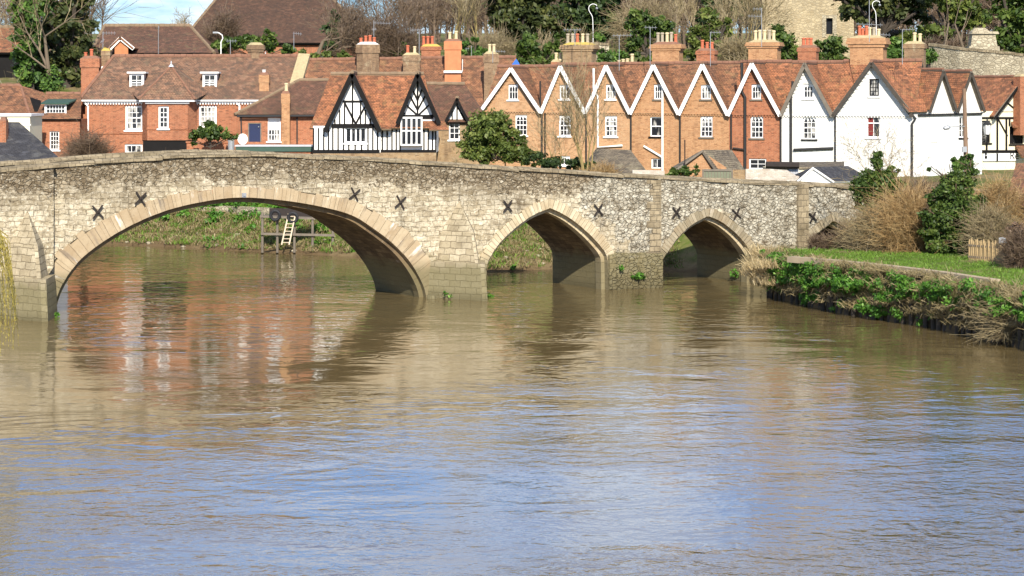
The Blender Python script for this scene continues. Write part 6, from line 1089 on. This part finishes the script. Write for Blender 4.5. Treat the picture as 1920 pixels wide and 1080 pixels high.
twig_bush('creeper', 'leafless brown creeper over the dark porch of the brick house', 284, 262, 352, 296, 158, 240, 'twig_brown', 111, .014, base=4.8, fan=.7)
# ---------------------------------------------------------------- the right bank
green('ivy_tree', 'small ivy clad tree at the right end of the bridge, above the tawny shrub', 116, [(1640, 345, 32, 26), (1625, 375, 24, 20), (1660, 370, 22, 18), (1645, 305, 9, 22), (1672, 322, 14, 10), (1650, 400, 26, 16), (1612, 350, 16, 14), (1680, 350, 16, 16)], 19000, .085, 'leaf_laurel', 'tree', seed=120, clump_r=.34, base=2.2, trunk=.12)
bare_tree('bare_tree', 'thin grey bare twiggy tree in front of the white house', 1648, 400, 232, 117, 'bark', 'twig_pale', 121, r=.11, lev=4, kids=(2, 2, 2, 1), ang=(.45, 1.0), hfac=.5, rmin=.009, up=.05)
twig_bush('dry_shrub', 'large golden dry twiggy shrub left of the tall evergreen bush', 1655, 338, 1765, 482, 113, 900, 'twig_tan', 122, .011, base=2.1, fan=.5, spread=.7); twig_bush('dry_shrub', 'lower tawny dry shrub under the small ivy clad tree', 1588, 385, 1690, 482, 114, 650, 'twig_pale', 222, .011, base=2.1, fan=.6, spread=.8); twig_bush('dry_shrub', 'pinkish brown dry twigs between the ivy clad tree and evergreen bush', 1668, 272, 1790, 420, 117, 800, 'twig_brown', 123, .011, base=2.3, fan=.5)
green('evergreen_bush', 'tall dense evergreen bush by the picket fence', 111, [(1790, 345, 34, 26), (1795, 385, 50, 34), (1780, 420, 52, 32), (1800, 455, 44, 26), (1815, 318, 20, 16), (1760, 455, 28, 22), (1825, 420, 26, 26), (1770, 375, 30, 24), (1752, 405, 26, 26), (1748, 440, 26, 24), (1775, 345, 22, 20)], 52000, .085, 'leaf_laurel', seed=124, base=2.1, clump_r=.27, clumps=330, twigs=240)
green('ivy_bush', 'small green bush on the street corner beside the utility pole', 124, [(1800, 305, 22, 14), (1745, 315, 10, 10), (1815, 295, 10, 12)], 1800, .11, 'leaf_ivy', seed=125, base=3.5)
twig_bush('reed_shrub', 'tall straw coloured reedy shrub right of the evergreen bush', 1812, 286, 1930, 455, 112, 1100, 'twig_tan', 126, .012, base=2.15, fan=.5, spread=.35); twig_bush('dry_shrub', 'olive brown twiggy shrub behind the picket fence', 1820, 350, 1900, 470, 109, 420, 'twig_pale', 127, .011, base=2.15, fan=.5)
twig_bush('dry_shrub', 'reddish brown dry bramble beside the fourth arch', 1560, 400, 1640, 480, 116, 420, 'twig_brown', 128, .011, base=2.0, fan=.5); twig_bush('dry_shrub', 'low brown bramble below the last iron cross of the bridge', 1508, 430, 1575, 478, 116, 300, 'twig_brown', 129, .010, base=1.9, fan=.6)
twig_bush('dead_hydrangea', 'pinkish dead flower heads of a shrub at the right edge by the fence', 1872, 425, 1945, 520, 102, 300, 'twig_brown', 130, .011, base=2.2, fan=.5); 
green('dead_flower_shrub', 'pink brown withered flower shrub at the right edge', 103, [(1905, 440, 24, 24), (1915, 470, 24, 24)], 2200, .07, 'leaf_brown', seed=131, base=2.1)
def tufts(name, label, cat, pts, n, h, mat, seed, spread=.35, w=.012, lean=(0, 0, 0), droop=0.6):
    """blades of grass in clumps: bent ribbons, one object"""
    rs = np.random.RandomState(seed); pts = np.asarray(pts, float); ci = rs.choice(len(pts), n); b = pts[ci] + rs.normal(size=(n, 3)) * [spread, spread, .02]; hh = h * rs.uniform(.5, 1.3, n)[:, None]; d = rs.normal(size=(n, 3)) * [.5, .5, .12] + np.array([0, 0, 1.0]) + np.array(lean); d /= np.linalg.norm(d, axis=1)[:, None]; m = b + d * hh * .6; d2 = d + rs.normal(size=(n, 3)) * .35 + np.array([0, 0, -droop]); d2 /= np.linalg.norm(d2, axis=1)[:, None]; t = m + d2 * hh * .5
    s = np.cross(d, rs.normal(size=(n, 3))); s /= np.linalg.norm(s, axis=1)[:, None] + 1e-9; s *= w * rs.uniform(.6, 1.5, n)[:, None]
    V = np.concatenate([np.stack([b - s, b + s, m + s * .8, m - s * .8], 1), np.stack([m - s * .8, m + s * .8, t + s * .15, t - s * .15], 1)], 0).reshape(-1, 3); tt = np.clip(rs.uniform(0, 1, len(pts))[ci] * .6 + rs.uniform(-.1, .4, n), 0, 1)
    o = np_mesh(name, V, 4, M[mat], None, np.concatenate([tt, tt])); return tag(o, label, cat, kind='stuff')
def weeds(name, label, pts, n, mat, seed, size=.11, r=.35, stuff=True):
    lb = [(p[0], p[1], p[2] + r * .5, r, r, r * .7) for p in pts]; o = leaf_cloud(name, lb, n, size, mat, None, seed, clumps=max(len(pts) * 4, 20), clump_r=.45, shell=.6); return tag(o, label, 'plants', kind='stuff')
def bank_points(n, seed, x0, x1, d0, d1, ymin, ymax):
    rs = np.random.RandomState(seed); out = []
    while len(out) < n:
        P = np.stack([rs.uniform(x0, x1, 400), rs.uniform(ymin, ymax, 400)], 1); d = bank_dist(P); ok = P[(d > d0) & (d < d1)]
        if len(ok) == 0: continue
        h = height(ok); out += [(a[0], a[1], z) for a, z in zip(ok, h)]
    return out[:n]
def right_bank():
    lawn = [p for p in bank_points(2600, 1, 12.5, 30, .5, 12, 84, 117)]; tufts('lawn_grass', 'short bright green grass on the right bank', 'grass', lawn, 60000, .11, 'grass', 140, .3, .012)
    rs = np.random.RandomState(9); face = []
    E = np.array([(12.4, 114), (14.8, 104.3), (17.5, 98.3), (19.4, 91), (22, 80)])
    L = np.concatenate([[0], np.cumsum(np.hypot(*np.diff(E, axis=0).T))])
    def edge(t): return np.array([np.interp(t, L, E[:, 0]), np.interp(t, L, E[:, 1])])
    P, Q, G_, T_ = [], [], [], []
    for k in range(460):                                                 # dry growth spilling over the edge and down the face
        t = rs.uniform(-2, L[-1]); c = edge(max(t, 0)) + ([-.1, max(0, -t)] if t < 0 else [0, 0]); z = rs.uniform(.35, 2.2); T_.append((c[0] - .30 + rs.uniform(-.1, .35), c[1] - .15, z))
    tufts('hanging_grass', 'dry straw coloured grass hanging over the edge of the right bank', 'grass', T_, 17000, .5, 'grass_dry', 141, .22, .012, (-.5, -.15, -.5), 1.3)
    for k in range(190): t = rs.uniform(0, L[-1]) if k % 3 else rs.uniform(0, 11); c = edge(t); G_.append((c[0] - .55, c[1] - .25, rs.uniform(.9, 1.85)))
    for k in range(16): t = rs.uniform(0, L[-1]); c = edge(t); G_.append((c[0] - .45, c[1] - .2, rs.uniform(.1, .5)))
    weeds('bank_plants', 'leafy bright green plants growing on the face of the right bank', G_, 60000, 'leaf_weed', 142, .066, .38)
    mb = MB()                                                            # old timber piles and dark earth of the bank face
    for k in range(64): t = L[-1] * k / 64; c = edge(t) + [-.25, -.1]; r_ = rs.uniform(.07, .13); mb.tube([(c[0], c[1], -1.2), (c[0] + rs.normal() * .04, c[1], rs.uniform(.7, 1.3))], r_, 6)
    tag(mb.build('bank_piles', M['bark_dark']), 'row of dark rotten timber piles along the foot of the right bank', 'piles', kind='stuff')
    kp = [(1482, 486), (1560, 492), (1660, 502), (1760, 514), (1868, 530)]; K = []
    for x, y in kp: Y = F * (CH - 2.12) / (y - HY); K.append(Vector(((x - 960) / F * Y, Y, 2.12)))
    mb = MB()
    for a, b in zip(K, K[1:]):
        n = 3
        for i in range(n): p, q = a.lerp(b, i / n), a.lerp(b, (i + .97) / n); mb.beam(p, q, .42, .26, (0, 0, 1))
    o = mb.build('bank_kerb', M['concrete']); tag(o, kind='structure')
    nose = [(12.0 + rs.normal() * .3, 113.6 + rs.normal() * 1.4, rs.uniform(.5, 2.0)) for k in range(40)]; tufts('dry_grass_clump', 'shaggy clump of dry grass at the bridge end of the right bank', 'grass', nose, 4200, .62, 'straw', 143, .25, .012, (-.35, -.2, .25), .9)
    e = empty('picket_fence', W(1818, 476, 107), label='weathered picket fence behind the evergreen bush on the right bank', cat='fence'); O = e.location; mb = MB(); rl = MB(); n = 20
    for k in range(n): x = 1818 + 70 * k / (n - 1); p = W(x, 0, 107 - .12 * k) - O; z0 = 2.05 - O.z; h_ = 1.0 + .06 * math.sin(k * 2.1); a, b = Vector((p.x, p.y, z0)), Vector((p.x + .02 * math.sin(k * 3), p.y, z0 + h_)); mb.beam(a, b, .085, .03); mb.beam(b, b + Vector((0, 0, .07)), .04, .028)
    p, q = W(1816, 0, 107) - O, W(1890, 0, 104.7) - O
    for z in (.3, .8): rl.beam((p.x, p.y + .06, 2.05 - O.z + z), (q.x, q.y + .06, 2.05 - O.z + z), .08, .05)
    mb.build('pickets', M['fence_timber'], e); rl.build('rail', M['grey_timber'], e); mb = MB(); c = W(1879, 450, 105) - O; mb.box(c.x - .16, c.x + .16, c.y - .1, c.y - .07, c.z - .12, c.z + .12); mb.build('notice', M['galv'], e)
    twig_bush('bramble', 'tangled brown bramble at the water edge in the lower right', 1850, 540, 1990, 660, 92, 700, 'twig_pale', 144, .012, base=.3, fan=.6, spread=.7, droop=.5)
right_bank()
# ---------------------------------------------------------------- the far bank seen through the arches
def far_bank():
    pts = bank_points(1500, 2, -32, 9, .3, 8, 120, 160); tufts('bank_grass', 'rough green grass on the far bank', 'grass', pts, 26000, .3, 'grass', 150, .3, .02); tufts('dry_bank_grass', 'dry tan grass on the far bank', 'grass', bank_points(900, 3, -32, 9, .2, 4, 120, 160), 20000, .4, 'grass_dry', 151, .3, .02, (0, -.2, 0), 1.0)
    weeds('far_bank_plants', 'bright leafy plants on the far bank', bank_points(80, 4, -27, -5, 2.0, 5.5, 136, 158), 11000, 'leaf_weed', 152, .13, .55); weeds('waterline_plants', 'small green plants at the foot of the far bank', bank_points(16, 5, -22, 6, .1, 1.2, 126, 158), 1200, 'leaf_weed', 153, .12, .35)
    rs = np.random.RandomState(4); mb = MB()
    for k in range(70): p = bank_points(1, 100 + k, -30, 8, .0, 2.2, 120, 158)[0]; r_ = rs.uniform(.08, .22); mb.lathe((p[0], p[1], p[2] - r_ * .4), [(r_ * .6, 0), (r_, r_ * .5), (r_ * .7, r_ * .9), (r_ * .2, r_)], 6)
    tag(mb.build('bank_stones', M['wallstone']), 'scattered pale stones and rubble on the far mud bank', 'stones', kind='stuff')
    e = empty('timber_jetty', W(545, 455, 144.5), label='old timber landing stage on posts under the wide arch', cat='jetty'); O = e.location; Y = 144.5; mb = MB(); dk = MB()
    for x, yt in ((492, 398), (520, 406), (552, 408), (586, 404), (624, 428)): p = W(x, yt, Y) - O; mb.tube([(p.x, p.y, -.6), (p.x, p.y, p.z)], .08, 7)
    a, b = W(490, 438, Y) - O, W(628, 441, Y) - O; mb.beam(a - Vector((0, .15, 0)), b - Vector((0, .15, 0)), .14, .1); mb.build('posts', M['grey_timber'], e); a, b = W(488, 406, Y) - O, W(592, 410, Y) - O
    for k in range(6): dk.beam(a + Vector((0, .3 * k, 0)), b + Vector((0, .3 * k, 0)), .28, .1, (0, 0, 1))
    dk.build('deck', M['grey_timber'], e); a, b = W(505, 398, Y + 1) - O, W(588, 399, Y + 1) - O; mb = MB(); mb.beam(a, b, .5, .12); mb.build('side_board', M['rust_iron'], e)
    for k, (x, y, lb) in enumerate(((516, 404, 'black tyre fender hanging on the jetty left of the ladder'), (549, 408, 'black tyre fender hanging on the jetty right of the ladder'))):
        c = W(x, y, 144.1); mb = MB(); n = 14; mb.tube([(math.cos(2 * math.pi * i / n) * .27, 0, math.sin(2 * math.pi * i / n) * .27) for i in range(n + 1)], .1, 7, 0, False); o = mb.build('tyre_fender', M['tyre'], None, True); o.location = c; tag(o, lb, 'tyre', 'tyre fenders on the jetty')
    A0, A1 = W(528, 459, 143.6), W(541, 401, 144.2); B0, B1 = A0 + Vector((.45, 0, 0)), A1 + Vector((.42, 0, 0)); e = empty('ladder', A0, label='pale wooden ladder leaning on the jetty under the wide arch', cat='ladder'); mb = MB(); mb.beam((0, 0, 0), A1 - A0, .08, .05); mb.beam(B0 - A0, B1 - A0, .08, .05); mb.build('rails', M['pale_timber'], e); mb = MB()
    for k in range(8): f = (k + .6) / 8.3; mb.tube([(A1 - A0) * f, (B0 - A0) + (B1 - B0) * f], .028, 6)
    mb.build('rungs', M['pale_timber'], e); tag(e, cat='ladder')
far_bank()
for k, (x, y, lb, n, s) in enumerate(((101, 590, 'green weed at the waterline beside the left pier', 260, 8), (850, 554, 'tuft of green weed on the ledge at the foot of the middle pier', 420, 18), (920, 556, 'tiny green weed at the nose of the middle pier', 120, 6), (1196, 518, 'green weed growing out of the flat pier between the pointed arches', 320, 12), (1163, 503, 'small weed sprouting on the left side of the flat pier', 90, 6), (1385, 512, 'green weed under the third arch by the rubble footing', 260, 22))):
    Yw = F * bD(x) - (1.2 if k in (0, 1, 2) else .25); p = W(x, y, Yw)
    if k == 5: Yw += 2; p = W(x, y, Yw)
    r_ = s * sc(Yw); o = leaf_cloud('weed_clump', [(0, 0, 0, r_, .3, r_ * .45)], n, .07, 'leaf_weed', None, 160 + k, clumps=14, clump_r=.5); o.location = p; tag(o, lb, 'weed', 'weeds on the bridge piers')
mb = MB(); rs1 = random.Random(3)
for k in range(26): x = 806 + 74 * rs1.random(); Yw = F * bD(x) - rs1.uniform(.1, .7); p = W(x, 500, Yw); r_ = rs1.uniform(.2, .45); mb.lathe((p.x, p.y, -.25), [(r_ * .8, 0), (r_, .2), (r_ * .75, rs1.uniform(.3, .4)), (r_ * .2, .42)], 7)
tag(mb.build('footing_rubble', M['pier_stone']), 'low rubble stones at the foot of the pier right of the wide arch', 'stones', kind='stuff')
# weeping willow whose strands hang in at the left edge
def willow():
    rs = np.random.RandomState(12); o = W(-190, 700, 74); e = empty('weeping_willow', (o.x, o.y, -.5), label='yellow weeping willow branches hanging in at the left edge', cat='tree'); P, Q, R0, LF = [], [], [], []
    for k in range(84):
        x = -60 + rs.uniform(0, 1) ** .8 * (92 if k % 4 else 70); yb = rs.uniform(520, 668) if x > -25 else rs.uniform(540, 700); yt = rs.uniform(250, 400) if x < -12 else rs.uniform(395, 480); Y = rs.uniform(72, 76); top = W(min(x - rs.uniform(8, 26), -8 if yt < 430 else 40), yt, Y); bot = W(x, yb, Y); n = 9; prev = np.array(top)
        for i in range(1, n + 1): f = i / n; q = np.array(top) * (1 - f) + np.array(bot) * f; q[0] += math.sin(f * 3 + k) * .06 + (1 - f) * f * .3; P.append(prev); Q.append(q); R0.append(.011 * (1 - .6 * f)); LF += [q * (1 - t) + prev * t for t in rs.uniform(0, 1, 7)]; prev = q
        P.append(np.array(top)); Q.append(np.array(top) + np.array([-2.2, 0, 1.6])); R0.append(.02)
    sticks_mesh('branches', P, Q, R0, np.array(R0) * .8, 'willow', e, 1); LF = np.array(LF); n = len(LF); d = rs.normal(size=(n, 3)) * [.4, .4, .2] + [0, 0, -1]; d /= np.linalg.norm(d, axis=1)[:, None]; s = np.cross(d, rs.normal(size=(n, 3))); s /= np.linalg.norm(s, axis=1)[:, None]; L = rs.uniform(.05, .11, n)[:, None]; V = np.stack([LF, LF + d * L * .5 + s * .009, LF + d * L, LF + d * L * .5 - s * .009], 1).reshape(-1, 3) - np.array(e.location); np_mesh('foliage', V, 4, M['willow'], e, rs.uniform(0, 1, n))
    b = np.array(e.location); sticks_mesh('trunk', [b, b + [0, 0, 4.5]], [b + [0, 0, 4.5], b + [1.2, 0, 9]], [.4, .32], [.32, .2], 'bark', e, 2, 9)
willow()
# ---------------------------------------------------------------- street furniture and aerials
def swan_lamp(label, x, ytop, ybot, Y, side=1, group='swan necked street lamps on the hill road'):
    b = W(x, ybot, Y); s = sc(Y); H = (ybot - ytop) * s; e = empty('street_lamp', b, label=label, cat='street lamp', group=group); mb = MB(); r = H * .13
    K_ = [Vector(q) for q in ((0, 0, -2), (0, 0, H * .58), (-side * r * .35, 0, H * .70), (-side * r * 1.0, 0, H * .82), (-side * r * .95, 0, H * .95), (-side * r * .1, 0, H * 1.02), (side * r * .75, 0, H * .985), (side * r * .85, 0, H * .95))]
    for _ in range(2): K_ = [K_[0]] + [q for a_, b_ in zip(K_, K_[1:]) for q in (a_.lerp(b_, .25), a_.lerp(b_, .75))] + [K_[-1]]
    mb.tube(K_, .03, 7); mb.build('column', M['white_paint'], e); mb = MB(); mb.lathe((side * r * .85, 0, H * .95 - .32), [(.03, 0), (.10, .05), (.12, .12), (.04, .22)], 8); mb.build('lamp_head', M['galv'], e)
swan_lamp('white swan necked street lamp against dark trees, above the peach cottages', 1112, 8, 72, 208); swan_lamp('white swan necked street lamp above the tallest chimney, right of the church', 1643, 2, 60, 200)
b = W(412, 105, 196); e = empty('street_lamp', b, label='pale street lamp with a short curved arm in front of the barns', cat='street lamp'); s = sc(196); mb = MB(); mb.tube([(.1, 0, -2), (.1, 0, 26 * s), (.25, 0, 33 * s), (.2, 0, 39 * s), (-.05, 0, 43 * s), (-.2, 0, 44 * s)], .045, 7); mb.build('column', M['white_paint'], e); mb = MB(); mb.box(-.55, -.15, -.1, .1, 42.5 * s, 45.5 * s); mb.build('lamp_head', M['galv'], e)
b = W(1813, 318, 131); e = empty('utility_pole', b, label='brown wooden utility pole carrying a street lamp in front of the white corner wing', cat='utility pole'); s = sc(131); t_ = W(1808, 166, 131) - b; mb = MB(); mb.tube([(0, 0, -1.5), t_], [.15, .10], 9); mb.build('pole', M['pole_timber'], e)
mb = MB(); p = W(1809, 237, 130.9) - b; q = W(1782, 238, 130.7) - b; mb.tube([p, q], .025, 6); ar = mb.build('lamp_arm', M['galv'], e); mb = MB(); q2 = W(1768, 241, 130.7) - b; mb.tube([q, q.lerp(q2, .3), q.lerp(q2, .8), q2], [.05, .13, .11, .03], 8); mb.build('lamp_head', M['galv'], ar); mb = MB(); c = W(1808, 280, 130.8) - b; mb.box(c.x - .12, c.x + .12, c.y - .12, c.y + .05, c.z - .15, c.z + .15); mb.build('meter_box', M['galv'], e); del e['category']; tag(e, cat='pole')
aerial('television aerial on the stone chimney with four red pots', 701, 38, 80, 176.2, [(701, 43, 733, 44, 6), (697, 55, 706, 55, 2)]); aerial('television aerial on the chimney with one red and one cream pot', 786, 56, 103, 175.6, [(770, 57, 797, 55, 5)]); aerial('low television aerial behind the five pot chimney', 1078, 55, 78, 166, [(1056, 56, 1090, 56, 6)])
aerial('television aerial on a mast above the third cottage roof', 1161, 66, 124, 163.5, [(1148, 67, 1185, 66, 6)]); aerial('rusty thin aerial mast left of the four pot chimney', 1219, 50, 124, 163, [(1208, 51, 1232, 52, 4)]); aerial('television aerial on the three pot chimney', 1332, 60, 116, 160.5, [(1331, 61, 1352, 61, 4)]); aerial('tall double aerial above the chimney with five cream pots', 1428, 15, 80, 158.5, [(1402, 30, 1428, 31, 5), (1411, 17, 1428, 17, 3)]); aerial('tall thin aerial mast on the tallest chimney', 1630, -8, 70, 155.5, [(1605, 45, 1655, 47, 6), (1648, 65, 1670, 66, 4)])
aerial('bent aerial left of the chimney with two cream pots', 1692, 55, 112, 156, [(1692, 56, 1719, 55, 5)]); aerial('leaning aerial by the two red pots of the left chimney', 193, 60, 128, 166.5, [(192, 62, 217, 62, 5), (188, 80, 196, 74, 2)]); aerial('thin mast standing in front of the long barn', 297, 48, 106, 198, [(296, 52, 299, 52, 2)]); aerial('small T shaped aerial on the ridge of the large brick house', 432, 75, 106, 167, [(424, 77, 444, 77, 4)]); aerial('small aerial before the great barn wall', 551, 62, 85, 176, [(549, 62, 566, 64, 4)])
aerial('small aerial right of the orange chimney', 884, 86, 108, 178.5, [(872, 92, 880, 91, 2)]); aerial('thin aerial by the weathered stack left of the cottages', 924, 95, 110, 173.7, [(928, 96, 948, 97, 4)])
